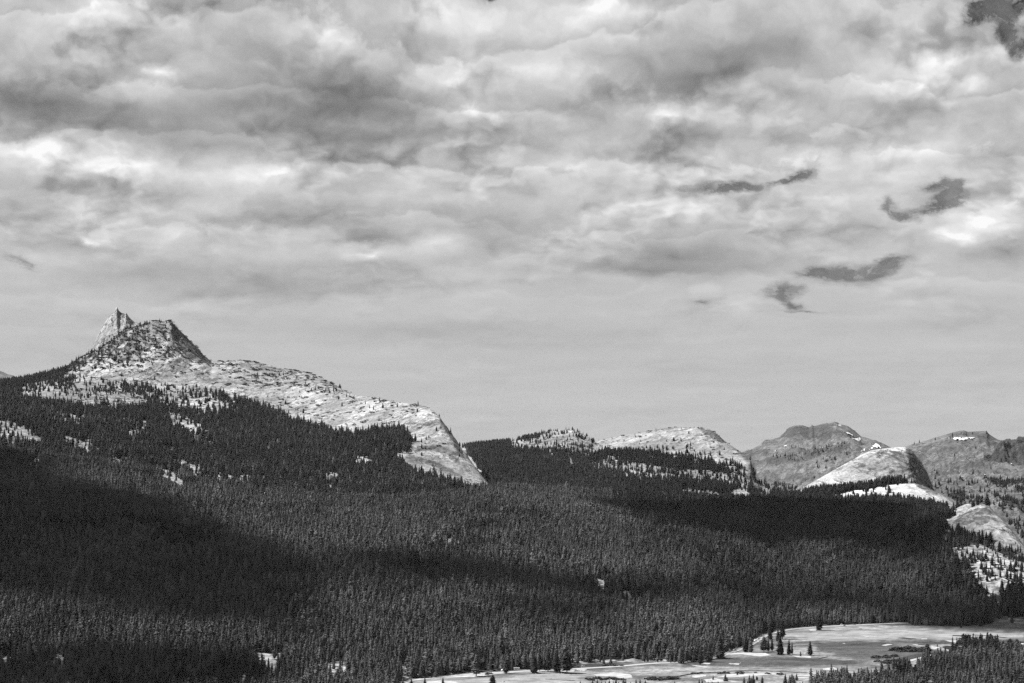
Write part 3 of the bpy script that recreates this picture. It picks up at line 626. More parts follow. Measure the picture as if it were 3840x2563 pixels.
def slope_material(name, glo, ghi, base):
    m = granite(name, glo, ghi, .14, 1.0, (0, .6, 0), .04, 6.0, .5)
    N = NT(m.node_tree)
    b = [n for n in m.node_tree.nodes if n.type == 'BSDF_PRINCIPLED'][0]
    old = b.inputs['Base Color'].links[0].from_socket
    p = rotpos(N, (0, 0, 0), 1, 1, 1)
    w = attr(N, "wood")
    k = N.ramp(N.math('ADD', w, N.math('MULTIPLY', N.math('SUBTRACT', N.noise(p, 0.03, 5, .65, dim='3D'), .5), 0.8)), 0.42, 0.80)
    mx = N.n('ShaderNodeMix', data_type='RGBA')
    N.link(k, mx.inputs[0]); N.link(old, mx.inputs[6]); N.link(N.grey(N.mix(N.noise(p, .1, 3, dim='3D'), base * .6, base * 1.4)), mx.inputs[7])
    N.link(mx.outputs[2], b.inputs['Base Color'])
    return m
M_massif = slope_material("wooded_granite_slope", .32, .64, .04)
M_midridge = slope_material("wooded_ridge_granite", .30, .58, .04)
M_farslope = slope_material("wooded_far_rock", .11, .28, .03)

def simple(name, v, rough=.9, spec=.2, var=0.0, sc=1.0, metal=0):
    m, N, b = new_mat(name, rough, spec)
    b.inputs['Metallic'].default_value = metal
    if var:
        p = rotpos(N, (0, 0, 0), 1, 1, 1)
        N.link(N.grey(N.ramp(N.noise(p, sc, 5, .65, dim='3D'), .25, .75, v * (1 - var), v * (1 + var))), b.inputs['Base Color'])
    else:
        b.inputs['Base Color'].default_value = (v, v, v, 1)
    return m

# ------------------------------------------------------------------ landforms
T1 = Land([
  ([(-400, 2760), (4240, 2760)], [(-400, 1887), (4240, 1887)]),
  ([(-400, 2600), (1450, 2590), (1500, 2545), (1700, 2528), (1900, 2513), (2120, 2500), (2480, 2482), (2640, 2474), (2720, 2442), (2840, 2380), (2960, 2350), (3400, 2332), (3840, 2325), (4240, 2325)], None),
  ([(-400, 1690), (0, 1700), (400, 1755), (700, 1800), (1000, 1850), (1300, 1885), (1560, 1890), (1760, 1862), (1860, 1838), (2000, 1845), (2300, 1858), (2600, 1880), (2800, 1880), (2920, 1888), (3050, 1895), (3200, 1898), (3300, 1906), (3400, 1920), (3450, 1936), (3510, 1952), (3560, 1990), (3650, 2035), (3840, 2120), (4240, 2200)],
   [(-400, 4000), (0, 4000), (1000, 3900), (1560, 3850), (1860, 3950), (2300, 4300), (2900, 4500), (3300, 4350), (3560, 3600), (3840, 3350), (4240, 3300)]),
 ], ['', 'c', '', '', ''], (350, 60), 0, 1, 3, -960, 4860, 5.0, [46, 150, 10], sharp=False, flat=True)
_yl = T1.lines[1][0]
# exact flat meadow: densify the D polyline so z stays at -250
_xs = np.arange(-960, 4861, 20.0); _ys = pl(_xs, _yl)
T1.lines[1] = (list(zip(_xs, _ys)), list(zip(_xs, CAMH * FPX / (_ys - HY))))
def t1_relief(px, D, x, z, Ds, zs):
    f = sstep(D, Ds[1], Ds[1] + 260) * (1 - .6 * sstep(D, Ds[2] - 200, Ds[2]))
    return f * (15 * fbm(x / 420, D / 360, 3, .5, 21) + 2.0 * fbm(x / 70, D / 70, 3, .5, 22))
T1.custom = t1_relief

C1CREST = [(-400, 1475), (-200, 1455), (0, 1438), (60, 1430), (110, 1420), (180, 1402), (240, 1385), (300, 1345), (324, 1332), (352, 1320), (383, 1304), (406, 1290), (426, 1275), (446, 1258), (468, 1242), (490, 1232), (511, 1228), (530, 1222), (548, 1221), (562, 1216), (568, 1206), (590, 1204), (604, 1209), (622, 1212), (630, 1205),
  (645, 1206), (650, 1216), (668, 1235), (690, 1258), (715, 1282), (740, 1306), (765, 1336), (790, 1358), (860, 1357), (900, 1355), (930, 1357), (960, 1361), (1000, 1371), (1060, 1384), (1140, 1394), (1170, 1402), (1200, 1416), (1250, 1440), (1270, 1456), (1300, 1473), (1330, 1484),
  (1400, 1494), (1480, 1507), (1520, 1514), (1570, 1520), (1600, 1530), (1630, 1548), (1650, 1566), (1670, 1594), (1700, 1636), (1730, 1682), (1760, 1722), (1790, 1762), (1815, 1796), (1840, 1826), (1860, 1850), (1900, 1890)]
def c1_relief(px, D, x, z, Ds, zs):
    near = sstep(D, Ds[0], Ds[0] + 200)
    crest = 1 - .8 * sstep(np.abs(D - Ds[-2]), 140, 0)
    r = 10 * fbm(x / 230, D / 230, 5, .5, 31) * near * crest
    # knobbly summit and gullies of the dark cone
    cone = sstep(px, 250, 380) * (1 - sstep(px, 760, 830)) * sstep(D, Ds[2] - 50, Ds[2] + 150)
    r = r + cone * (9 * fbm(x / 60, D / 60, 4, .6, 33, True) - 3) * (1 - .7 * sstep(np.abs(D - Ds[-2]), 60, 0))
    # exfoliation steps on the eastern dome
    dome = sstep(px, 1300, 1480)
    lay = z / 26 + 1.5 * fbm(x / 150, D / 150, 3, .5, 34)
    stp = (lay - np.floor(lay)); stp = sstep(stp, 0, .35) - stp
    r = r + dome * stp * 4.0 * sstep(fbm(x / 160, D / 160, 3, .5, 35), -.25, .15)
    slab = sstep(px, 760, 900) * sstep(D, Ds[1], Ds[2])
    lay = (z + x * .35) / 14 + 1.2 * fbm(x / 90, D / 90, 3, .5, 36)
    stp = (lay - np.floor(lay)); stp = sstep(stp, 0, .4) - stp
    r = r + slab * stp * 0.5 * (1 - .7 * sstep(np.abs(D - Ds[-2]), 90, 0))
    return r + near * (1.6 * fbm(x / 16, D / 30, 3, .6, 37)) * (1 - .8 * sstep(np.abs(D - Ds[-2]), 60, 0))
C1 = Land([
  ([(-400, 1760), (0, 1760), (1000, 1890), (1560, 1930), (1900, 1905)], [(-400, 3850), (1000, 3780), (1560, 3750), (1900, 4050)]),
  ([(-400, 1630), (0, 1612), (400, 1655), (800, 1705), (1200, 1765), (1500, 1800), (1700, 1845), (1900, 1900)], [(-400, 4500), (1000, 4450), (1500, 4300), (1900, 4120)]),
  ([(-400, 1500), (0, 1478), (200, 1442), (400, 1428), (600, 1432), (800, 1470), (1000, 1535), (1200, 1600), (1400, 1612), (1560, 1650), (1700, 1765), (1800, 1835), (1900, 1895)], [(-400, 5650), (700, 5650), (1000, 5400), (1300, 5100), (1560, 4780), (1700, 4450), (1900, 4200)]),
  (C1CREST, [(-400, 6250), (0, 6200), (350, 6080), (580, 6000), (800, 6080), (1000, 6050), (1200, 5850), (1450, 5450), (1600, 5200), (1700, 4900), (1800, 4600), (1900, 4300)]),
 ], ['', '', '', '', ''], (500, 190), 0, 1, 3, -960, 1895, 4.5, [26, 60, 90, 10], custom=c1_relief)

def c0_relief(px, D, x, z, Ds, zs):
    k = sstep(D, Ds[0], Ds[0] + 40) * (1 - .75 * sstep(np.abs(D - Ds[-2]), 40, 0))
    xr = x + (D - 7300) * .25
    return k * (16 * fbm(xr / 55, D / 160, 5, .6, 41, True) - 6 + 10 * fbm((x + z * .8) / 40, (D) / 60, 4, .6, 42))
C0 = Land([
  ([(280, 1480), (700, 1400)], [(280, 7100), (700, 7100)]),
  ([(300, 1372), (330, 1352), (380, 1310), (420, 1290), (470, 1285), (540, 1280), (700, 1300)], [(280, 7240), (430, 7200), (560, 7260), (700, 7250)]),
  ([(280, 1400), (310, 1355), (325, 1338), (340, 1312), (352, 1288), (366, 1260), (378, 1238), (386, 1218), (398, 1205), (410, 1186), (418, 1178), (426, 1174), (432, 1163), (436, 1153), (439, 1152), (442, 1158), (446, 1167), (452, 1173), (460, 1176), (468, 1177), (472, 1174),
    (476, 1178), (484, 1190), (496, 1203), (508, 1212), (530, 1216), (560, 1222), (620, 1250), (700, 1330)], [(280, 7420), (430, 7380), (480, 7420), (560, 7460), (700, 7500)]),
 ], ['', '', 'c', ''], (150, 160), 0, 1, 4, 282, 690, 2.0, [8, 70, 12], custom=c0_relief)

def d_relief(px, D, x, z, Ds, zs):
    near = sstep(D, Ds[0], Ds[0] + 200)
    crest = 1 - .8 * sstep(np.abs(D - Ds[-2]), 160, 0)
    r = 9 * fbm(x / 260, D / 260, 5, .5, 51) * near * crest
    lay = z / 16 + 1.2 * fbm(x / 120, D / 120, 3, .5, 54)
    stp = (lay - np.floor(lay)); stp = sstep(stp, 0, .4) - stp
    return r + sstep(px, 2150, 2300) * stp * 1.6 * crest * near + 1.6 * fbm(x / 16, D / 30, 3, .6, 57) * crest * near
D1 = Land([
  ([(1500, 1960), (2000, 1900), (2900, 1930), (3100, 1950)], [(1500, 4250), (2300, 4450), (2900, 4650), (3100, 4650)]),
  ([(1500, 1780), (1900, 1770), (2300, 1790), (2600, 1835), (2850, 1850), (3000, 1880), (3100, 1930)], [(1500, 5200), (2300, 5200), (2900, 5100), (3100, 5000)]),
  ([(1500, 1720), (1900, 1700), (2100, 1672), (2220, 1700), (2400, 1712), (2600, 1722), (2760, 1758), (2840, 1822), (2900, 1850), (3100, 1925)], [(1500, 5900), (2200, 5950), (2600, 5750), (2840, 5450), (3100, 5200)]),
  ([(1500, 1700), (1720, 1682), (1800, 1672), (1860, 1664), (1900, 1660), (1960, 1648), (2000, 1640), (2030, 1628), (2070, 1617), (2110, 1611), (2150, 1614), (2175, 1624), (2205, 1640), (2232, 1655), (2260, 1651), (2300, 1642), (2330, 1634), (2380, 1626), (2460, 1612), (2500, 1606), (2560, 1602), (2600, 1606), (2625, 1602), (2655, 1608),
    (2690, 1628), (2715, 1652), (2740, 1670), (2770, 1690), (2795, 1708), (2815, 1728), (2826, 1760), (2836, 1795), (2848, 1812), (2880, 1828), (2930, 1850), (2980, 1880), (3100, 1920)], [(1500, 6600), (2100, 6500), (2300, 6300), (2560, 6150), (2700, 6000), (2850, 5650), (3100, 5400)]),
 ], ['', '', '', '', ''], (500, 150), 0, 1, 3, 1600, 3090, 4.5, [24, 44, 60, 8], custom=d_relief)

def fa_relief(px, D, x, z, Ds, zs):
    lay = z / 9 + x * .004 + .8 * fbm(x / 90, D / 90, 3, .5, 64)
    stp = (lay - np.floor(lay)); stp = sstep(stp, 0, .5) - stp
    return (stp * .8 + 1.0 * fbm(x / 12, D / 24, 3, .6, 66) + 3 * fbm(x / 130, D / 130, 4, .5, 61)) * (1 - .8 * sstep(np.abs(D - Ds[-2]), 60, 0))
FA = Land([   # the pale apron below the dome
  ([(2880, 1960), (3400, 1960), (3640, 1990)], [(2880, 4480), (3300, 4350), (3640, 4350)]),
  ([(2880, 1895), (3200, 1888), (3440, 1900), (3560, 1920), (3640, 1950)], [(2880, 4800), (3300, 4640), (3640, 4600)]),
  ([(2880, 1890), (2940, 1878), (2980, 1866), (3060, 1852), (3160, 1842), (3260, 1830), (3340, 1816), (3400, 1812), (3440, 1815), (3480, 1830), (3520, 1851), (3550, 1868), (3575, 1886), (3590, 1900), (3612, 1925), (3640, 1945)], [(2880, 4980), (3300, 4950), (3640, 4850)]),
 ], ['', '', '', ''], (120, 40), 0, 1, 3, 2885, 3636, 4.0, [14, 40, 8], custom=fa_relief)
def fd_relief(px, D, x, z, Ds, zs):
    crest = (1 - .8 * sstep(np.abs(D - Ds[-2]), 50, 0))
    r = 5 * fbm(x / 110, D / 110, 4, .5, 71) * crest
    lay = (z - x * .25) / 18 + 1.3 * fbm(x / 90, D / 90, 3, .5, 74)
    stp = (lay - np.floor(lay)); stp = sstep(stp, 0, .3) - stp
    r = r + stp * 2.6 * sstep(px, 3180, 3260) * crest + 1.0 * fbm(x / 14, D / 26, 3, .6, 76) * crest
    return r + sstep(px, 3400, 3450) * 7 * fbm(x / 22, D / 60, 4, .6, 75, True) * crest
FD = Land([
  ([(2900, 1980), (3560, 1980)], [(2900, 5060), (3560, 5060)]),
  ([(2900, 1905), (3000, 1878), (3200, 1850), (3360, 1830), (3440, 1835), (3560, 1890)], [(2900, 5140), (3200, 5120), (3400, 5110), (3440, 5130), (3560, 5330)]),
  ([(2900, 1895), (2950, 1866), (3000, 1838), (3060, 1802), (3120, 1768), (3180, 1734), (3230, 1706), (3262, 1692), (3300, 1685), (3350, 1680), (3395, 1678), (3408, 1682), (3424, 1698), (3440, 1718), (3458, 1742), (3475, 1772), (3487, 1800), (3496, 1828), (3506, 1850), (3560, 1890)], [(2900, 5200), (3100, 5260), (3250, 5360), (3390, 5400), (3450, 5410), (3500, 5400), (3560, 5380)]),
 ], ['', '', '', ''], (200, 150), 0, 1, 3, 2905, 3556, 3.2, [8, 90, 12], custom=fd_relief)
def g_relief(px, D, x, z, Ds, zs):
    crest = (1 - .85 * sstep(np.abs(D - Ds[-2]), 30, 0))
    lay = (z + x * .5) / 12 + .9 * fbm(x / 60, D / 60, 3, .5, 84)
    stp = (lay - np.floor(lay)); stp = sstep(stp, 0, .4) - stp
    return (2.5 * fbm(x / 60, D / 60, 4, .5, 81) + stp * 1.8 * sstep(px, 3600, 3700) + 1.2 * fbm((x + D * .5) / 10, (D - x * .5) / 40, 3, .6, 86)) * crest
G = Land([
  ([(3430, 2090), (3600, 2100), (3840, 2200), (4240, 2420)], [(3430, 3560), (3840, 3250), (4240, 3150)]),
  ([(3430, 2030), (3560, 2010), (3640, 2030), (3740, 2080), (3840, 2150), (4240, 2340)], [(3430, 3640), (3560, 3640), (3740, 3480), (3840, 3380), (4240, 3280)]),
  ([(3430, 2010), (3500, 1982), (3530, 1966), (3560, 1948), (3600, 1926), (3640, 1907), (3665, 1896), (3690, 1892), (3708, 1896), (3718, 1908), (3730, 1922), (3760, 1952), (3790, 1985), (3820, 2020), (3860, 2070), (3900, 2120), (4240, 2330)], [(3430, 3760), (3600, 3800), (3700, 3760), (3780, 3620), (3860, 3520), (4240, 3380)]),
 ], ['', '', '', ''], (140, 80), 0, 1, 3, 3440, 4860, 4.0, [10, 70, 10], custom=g_relief)

def e_relief(px, D, x, z, Ds, zs):
    k = sstep(D, Ds[0], Ds[0] + 400) * (1 - .85 * sstep(np.abs(D - Ds[-2]), 250, 0))
    k = k * (1 - .97 * sstep(D, Ds[-2] - 1500, Ds[-2] - 80))
    r = k * (110 * (fbm((x + .6 * D) / 700, (D - .3 * x) / 1300, 7, .58, 91) - .22) + 48 * fbm((x + .7 * D) / 160, (D - .5 * x) / 600, 4, .6, 93, True))
    top = sstep(D, Ds[-2] - 700, Ds[-2] - 100) * (1 - sstep(px, 3380, 3500))
    return r + top * 30 * (fbm(x / 120, D / 260, 4, .6, 92, True) - .75) * (1 - .9 * sstep(np.abs(D - Ds[-2]), 90, 0))
ECREST = [(2600, 1760), (2740, 1715), (2790, 1692), (2820, 1684), (2850, 1668), (2868, 1650), (2890, 1648), (2920, 1640), (2940, 1624), (2955, 1606), (2975, 1597), (3000, 1595), (3020, 1598), (3034, 1603), (3040, 1600), (3043, 1592), (3047, 1592), (3051, 1599), (3060, 1597), (3085, 1590), (3110, 1587), (3128, 1582), (3137, 1581), (3143, 1588), (3156, 1592), (3180, 1598),
  (3200, 1612), (3215, 1624), (3230, 1640), (3250, 1648), (3290, 1655), (3315, 1666), (3340, 1680), (3370, 1686), (3400, 1674), (3430, 1664), (3470, 1654), (3500, 1644), (3540, 1633), (3580, 1621), (3600, 1616), (3615, 1615), (3630, 1620), (3660, 1618), (3702, 1617), (3706, 1627), (3720, 1636), (3740, 1648), (3765, 1656), (3800, 1660), (3900, 1680), (4240, 1740)]
E = Land([
  ([(2600, 2060), (4240, 2120)], [(2600, 5300), (3400, 5600), (4240, 4600)]),
  ([(2600, 1930), (3450, 1930), (4240, 1960)], [(2600, 6600), (3450, 6500), (4240, 6000)]),
  ([(2600, 1860), (2850, 1862), (3100, 1850), (3450, 1806), (3600, 1796), (3840, 1808), (4240, 1820)], [(2600, 8000), (4240, 7600)]),
  ([(2600, 1800), (2850, 1785), (3000, 1750), (3150, 1715), (3300, 1722), (3450, 1725), (3600, 1712), (3760, 1735), (3840, 1745), (4240, 1770)], [(2600, 9600), (3400, 9300), (4240, 9000)]),
  (ECREST, [(2600, 10800), (2960, 11300), (3140, 11500), (3340, 11200), (3400, 10800), (3640, 10900), (4240, 10500)]),
 ], ['', '', '', '', '', ''], (900, 420), 0, 1, 3, 2605, 4860, 5.0, [16, 50, 60, 70, 8], custom=e_relief)
def bl_relief(px, D, x, z, Ds, zs):
    return 40 * fbm(x / 90, D / 300, 5, .6, 96, True) * (1 - .85 * sstep(np.abs(D - Ds[-2]), 90, 0)) - 10 * (D < Ds[-2] - 90)
BL = Land([
  ([(3680, 1760), (4240, 1800)], [(3680, 8600), (4240, 8600)]),
  ([(3680, 1745), (3720, 1724), (3840, 1724), (4240, 1730)], [(3680, 8900), (4240, 8900)]),
  ([(3680, 1745), (3718, 1722), (3728, 1700), (3740, 1672), (3752, 1660), (3770, 1656), (3790, 1655), (3812, 1652), (3815, 1643), (3826, 1641), (3850, 1646), (3920, 1640), (4060, 1690), (4240, 1730)], [(3680, 9050), (3750, 9100), (4240, 9200)]),
 ], ['', '', '', ''], (400, 200), 0, 1, 3, 3690, 4230, 4.0, [6, 50, 8], custom=bl_relief)
HL = Land([
  ([(-400, 1520), (400, 1520)], [(-400, 8000), (400, 8000)]),
  ([(-400, 1440), (0, 1428), (120, 1432), (400, 1480)], [(-400, 8500), (400, 8500)]),
  ([(-400, 1340), (-200, 1350), (-60, 1368), (-20, 1386), (0, 1392), (12, 1396), (30, 1405), (46, 1408), (60, 1414), (90, 1417), (120, 1422), (200, 1450), (400, 1480)], [(-400, 8800), (400, 8800)]),
 ], ['', '', '', ''], (400, 200), 8, 120, 99, -960, 390, 5.0, [6, 30, 8])
KN = Land([
  ([(3540, 1960), (3740, 1960)], [(3540, 4500), (3740, 4500)]),
  ([(3540, 1935), (3740, 1935)], [(3540, 4560), (3740, 4560)]),
  ([(3540, 1925), (3575, 1912), (3600, 1900), (3618, 1892), (3632, 1889), (3648, 1893), (3668, 1898), (3700, 1905), (3740, 1930)], [(3540, 4680), (3740, 4680)]),
 ], ['', '', '', ''], (150, 60), 4, 60, 101, 3545, 3735, 4.0, [6, 20, 6])

def build_land(L, name, mat, label, wood=True):
    PX, D, Z = L.grid()
    X = (PX - CX) / FPX * D
    PY = HY - FPX * Z / D
    a = {}
    a['stain_shade'] = lookup(blurmap(STAIN_SHADE, 1), PX, PY)
    if wood:
        a['wood'] = lookup(blurmap(DENS, 1), PX, PY) ** 3.0
    o = mesh_from_grid(name, X, D, Z, mat, a)
    tag(o, label, None, None, 'structure')
    return o

# ground sheet with meadow and forest floor
PX, D, Z = T1.grid()
X = (PX - CX) / FPX * D; PY = HY - FPX * Z / D
_md = np.clip(sdpoly(PX, PY, MEADOW) / 3 + .5, 0, 1)
_dn = lookup(blurmap(DENS, 1), PX, PY)
WET_SHADE = [[(2540, 2465), (3050, 2463), (3100, 2470), (3250, 2480), (3200, 2500), (3000, 2505), (2560, 2500)], [(3060, 2415), (3330, 2415), (3480, 2430), (3560, 2450), (3400, 2478), (3200, 2475), (3060, 2440)], [(3400, 2348), (3900, 2345), (3900, 2372), (3640, 2366)]]  # wet sedge; the last polygon paints shade on the meadow's far right edge
wet_shade = np.zeros(PX.shape)
for p in WET_SHADE: wet_shade = np.maximum(wet_shade, np.clip(sdpoly(PX, PY, p) / 14 + .5 + .6 * fbm(PX / 60, PY / 8, 3, .6, 8), 0, 1))
dry = np.zeros(PX.shape)
for p in [[(2900, 2378), (3400, 2358), (3840, 2375), (3840, 2395), (3400, 2400), (3060, 2400)], [(1520, 2560), (2000, 2530), (2200, 2530), (2150, 2556), (1700, 2575)], [(2980, 2480), (3220, 2495), (3180, 2515), (3000, 2505)]]:
    dry = np.maximum(dry, np.clip(sdpoly(PX, PY, p) / 14 + .5 + .7 * fbm(PX / 50, PY / 7, 3, .6, 9), 0, 1))
ground = mesh_from_grid("ground", X, D, Z, M_ground, {'bare': np.clip(1 - _dn, 0, 1) * (1 - _md), 'meadow': _md, 'wet_shade': wet_shade * _md, 'dry': dry * _md * (1 - wet_shade)})
tag(ground, "valley floor with meadow and forest floor", None, None, 'structure')

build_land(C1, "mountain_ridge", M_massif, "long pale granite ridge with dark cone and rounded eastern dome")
build_land(C0, "rocky_peak", M_granite_peak, "sharp granite spire peak behind the dark cone", False)
build_land(D1, "hills", M_midridge, "wooded middle ridge with bare granite dome")
build_land(FA, "granite_apron", M_apron, "bright smooth slab below the steep granite dome", False)
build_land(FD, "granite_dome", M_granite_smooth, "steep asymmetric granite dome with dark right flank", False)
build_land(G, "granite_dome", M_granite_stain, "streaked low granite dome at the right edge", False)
build_land(E, "mountain", M_farslope, "distant grey mountains with snow patches")
build_land(BL, "rocky_bluff", M_bluff, "dark bluff on the distant right skyline", False)
build_land(HL, "mountain", M_farslope, "distant rocky shoulder at the left edge", False)
build_land(KN, "granite_knoll", M_granite_stain, "small grey knoll behind the streaked dome", False)

# country all round, far beyond the view and behind the camera
def disc(name, rads, z, mat):
    v = []; f = []
    n = 96
    for r in rads:
        for k in range(n):
            a = 2 * pi * k / n
            zz = z(r) if callable(z) else z
            v.append((r * sin(a), r * cos(a), zz))
    for j in range(len(rads) - 1):
        for k in range(n):
            f.append((j * n + k, j * n + (k + 1) % n, (j + 1) * n + (k + 1) % n, (j + 1) * n + k))
    f.append(tuple(range(n))[::-1])
    return mesh_from(name, v, f, mat, smooth=True)
M_terr = simple("distant_forest_floor", .05, var=.5, sc=.004)
def hillz(r):
    if r < 6: return -1.8
    return -1.8 - 258 * (sstep(np.array(r), 4, 1500) * .55 + .45 * min(r / 900, 1)) if r < 1500 else -259.8
terr = disc("terrain", [5, 15, 40, 80, 150, 250, 400, 600, 800, 1000, 1200, 1400, 1500, 1900, 4000, 9000, 16000, 24000], hillz, M_terr)
tag(terr, "surrounding wooded country and the knoll under the viewpoint", None, None, 'structure')

# ------------------------------------------------------------------ trees
def leafmat(name, lo, hi):
    m, N, b = new_mat(name, 0.85, 0.12)
    oi = N.n('ShaderNodeObjectInfo')
    g = N.n('ShaderNodeNewGeometry')
    k = N.math('POWER', oi.outputs['Random'], 1.6)
    v = N.mix(k, lo, hi)
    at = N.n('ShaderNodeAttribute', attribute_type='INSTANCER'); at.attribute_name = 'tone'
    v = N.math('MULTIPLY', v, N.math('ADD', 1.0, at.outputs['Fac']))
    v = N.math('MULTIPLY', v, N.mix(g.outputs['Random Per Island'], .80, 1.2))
    N.link(N.grey(v), b.inputs['Base Color'])
    return m
M_needle = leafmat("lodgepole_needles", .038, .080)
M_needle_dark = leafmat("hemlock_needles", .010, .032)
M_needle_far = leafmat("far_conifer_needles", .010, .022)
M_willow = leafmat("willow_leaves", .02, .04)
M_bark = simple("conifer_bark", .11, .9, .1)

def trunk_geo(h, r, sides=6):
    v, f = [], []
    for j, (zz, rr) in enumerate([(-.04 * h, r * 1.25), (.03 * h, r), (.5 * h, r * .6), (.93 * h, r * .12)]):
        for k in range(sides):
            a = 2 * pi * k / sides
            v.append((rr * cos(a), rr * sin(a), zz))
    for j in range(3):
        for k in range(sides):
            f.append((j * sides + k, j * sides + (k + 1) % sides, (j + 1) * sides + (k + 1) % sides, (j + 1) * sides + k))
    return v, f
def crown_geo(h, r, base, levels, per, seed, power=.75, top_round=0.0, droop=.45, core=True):
    R = random.Random(seed)
    v, f = [], []
    asym = R.uniform(0, 2 * pi)
    for L in range(levels):
        t = (L + R.uniform(-.25, .25)) / levels
        t = min(max(t, 0), .985)
        z0 = h * (base + (1 - base) * t)
        pr = (1 - t) ** power * min(1, .55 + t * 3.5)
        if top_round: pr = (1 - t ** (2 + top_round)) ** .7 * min(1, .6 + t * 2.5)
        rr = r * pr + .018 * h * (1 - t)
        n = max(4, int(per * (.55 + .45 * (1 - t)) + .5))
        a0 = R.uniform(0, 2 * pi)
        for k in range(n):
            if R.random() < .08: continue
            a = a0 + 2 * pi * (k + R.uniform(-.3, .3)) / n
            ln = rr * R.uniform(.62, 1.22) * (1 + .14 * cos(a - asym))
            dz = -ln * droop * R.uniform(.5, 1.3) + (ln * .3 * t)
            w = ln * R.uniform(.26, .42) + .008 * h
            ca, sa = cos(a), sin(a)
            hh = (h / levels) * R.uniform(.7, 1.15)
            i = len(v)
            m = ln * .32
            v += [(ca * ln, sa * ln, z0 + dz),
                  (ca * m * .2, sa * m * .2, z0 + hh * .75),
                  (ca * m - sa * w, sa * m + ca * w, z0 + dz * .35 - hh * .25),
                  (ca * m + sa * w, sa * m - ca * w, z0 + dz * .35 - hh * .25)]
            f += [(i, i + 2, i + 1), (i, i + 1, i + 3), (i, i + 3, i + 2)]
    if core:
        i = len(v); n = 7
        for (t, q) in ((0.0, .30), (.12, .52), (.5, .42), (.98, .03)):
            for k in range(n):
                a = 2 * pi * k / n
                pr = (1 - t) ** power if not top_round else (1 - t ** 3) ** .7 + .02
                rr = r * max(pr, .05) * q * R.uniform(.8, 1.2) / .8
                v.append((cos(a) * rr, sin(a) * rr, h * (base + (1 - base) * t) + R.uniform(-.01, .01) * h))
        for j in range(3):
            for k in range(n):
                f.append((i + j * n + k, i + j * n + (k + 1) % n, i + (j + 1) * n + (k + 1) % n, i + (j + 1) * n + k))
    return v, f
def geo_mesh(name, parts):
    me = bpy.data.meshes.new(name)
    V, F, MI = [], [], []
    for (v, f), mi in parts:
        o = len(V); V += v; F += [tuple(i + o for i in q) for q in f]; MI += [mi] * len(f)
    me.from_pydata(V, [], F)
    me.polygons.foreach_set('material_index', MI)
    return me

# spec: (height 1 m units are scaled later) radius share, crown base share, power, rounding
KINDS = {
 'lodge': [(.105, .14, .62, 0), (.12, .10, .70, 0), (.095, .20, .60, 0), (.135, .08, .80, 0), (.115, .16, .5, 1.0), (.10, .12, .66, 0), (.15, .06, .75, 0), (.125, .22, .5, 1.5)],
 'hemlock': [(.13, .06, .7, 0), (.16, .05, .75, 0), (.12, .10, .6, 0), (.18, .05, .6, 1.0)],
}
lib = bpy.data.collections.new("forest_tree_models")
def lib_tree(kind, i, spec, mat, H=20.0):
    r, base, pw, rd = spec
    c = crown_geo(H, r * H, base, 11, 7, 100 + i * 7 + len(kind), pw, rd)
    t = trunk_geo(H, .011 * H, 4)
    me = geo_mesh("forest_tree_mesh", [(c, 0), (t, 1)])
    me.materials.append(mat); me.materials.append(M_bark)
    o = bpy.data.objects.new("t%02d_%s" % (len(lib.objects), kind), me)
    lib.objects.link(o)
for i, sp in enumerate(KINDS['lodge']): lib_tree('lodge', i, sp, M_needle)               # 0-7
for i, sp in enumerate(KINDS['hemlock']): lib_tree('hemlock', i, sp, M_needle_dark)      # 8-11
for i, sp in enumerate(KINDS['hemlock'][:2]): lib_tree('far', i, sp, M_needle_far)       # 12-13
def shrub_geo(w, h, seed, n=46):
    R = random.Random(seed); v, f = [], []
    for k in range(n):
        a = R.uniform(0, 2 * pi); q = sqrt(R.random()); e = R.random()
        x, y = cos(a) * q * w, sin(a) * q * w * .8
        z = h * (1 - q * q) * (.25 + .75 * e)
        s = (w + h) * R.uniform(.12, .24)
        i = len(v)
        for m in range(4):
            b = R.uniform(0, 2 * pi)
            v.append((x + s * cos(b + m * 1.57), y + s * sin(b + m * 1.57), z + s * R.uniform(-.5, .8)))
        f += [(i, i + 1, i + 2), (i, i + 2, i + 3), (i + 1, i + 3, i + 2), (i, i + 3, i + 1)]
    return v, f
for i in range(2):
    me = geo_mesh("krummholz_mesh", [(shrub_geo(3.4, 3.2, 50 + i, 26), 0)])
    me.materials.append(M_needle_dark)
    lib.objects.link(bpy.data.objects.new("t%02d_krummholz" % (14 + i), me))              # 14-15

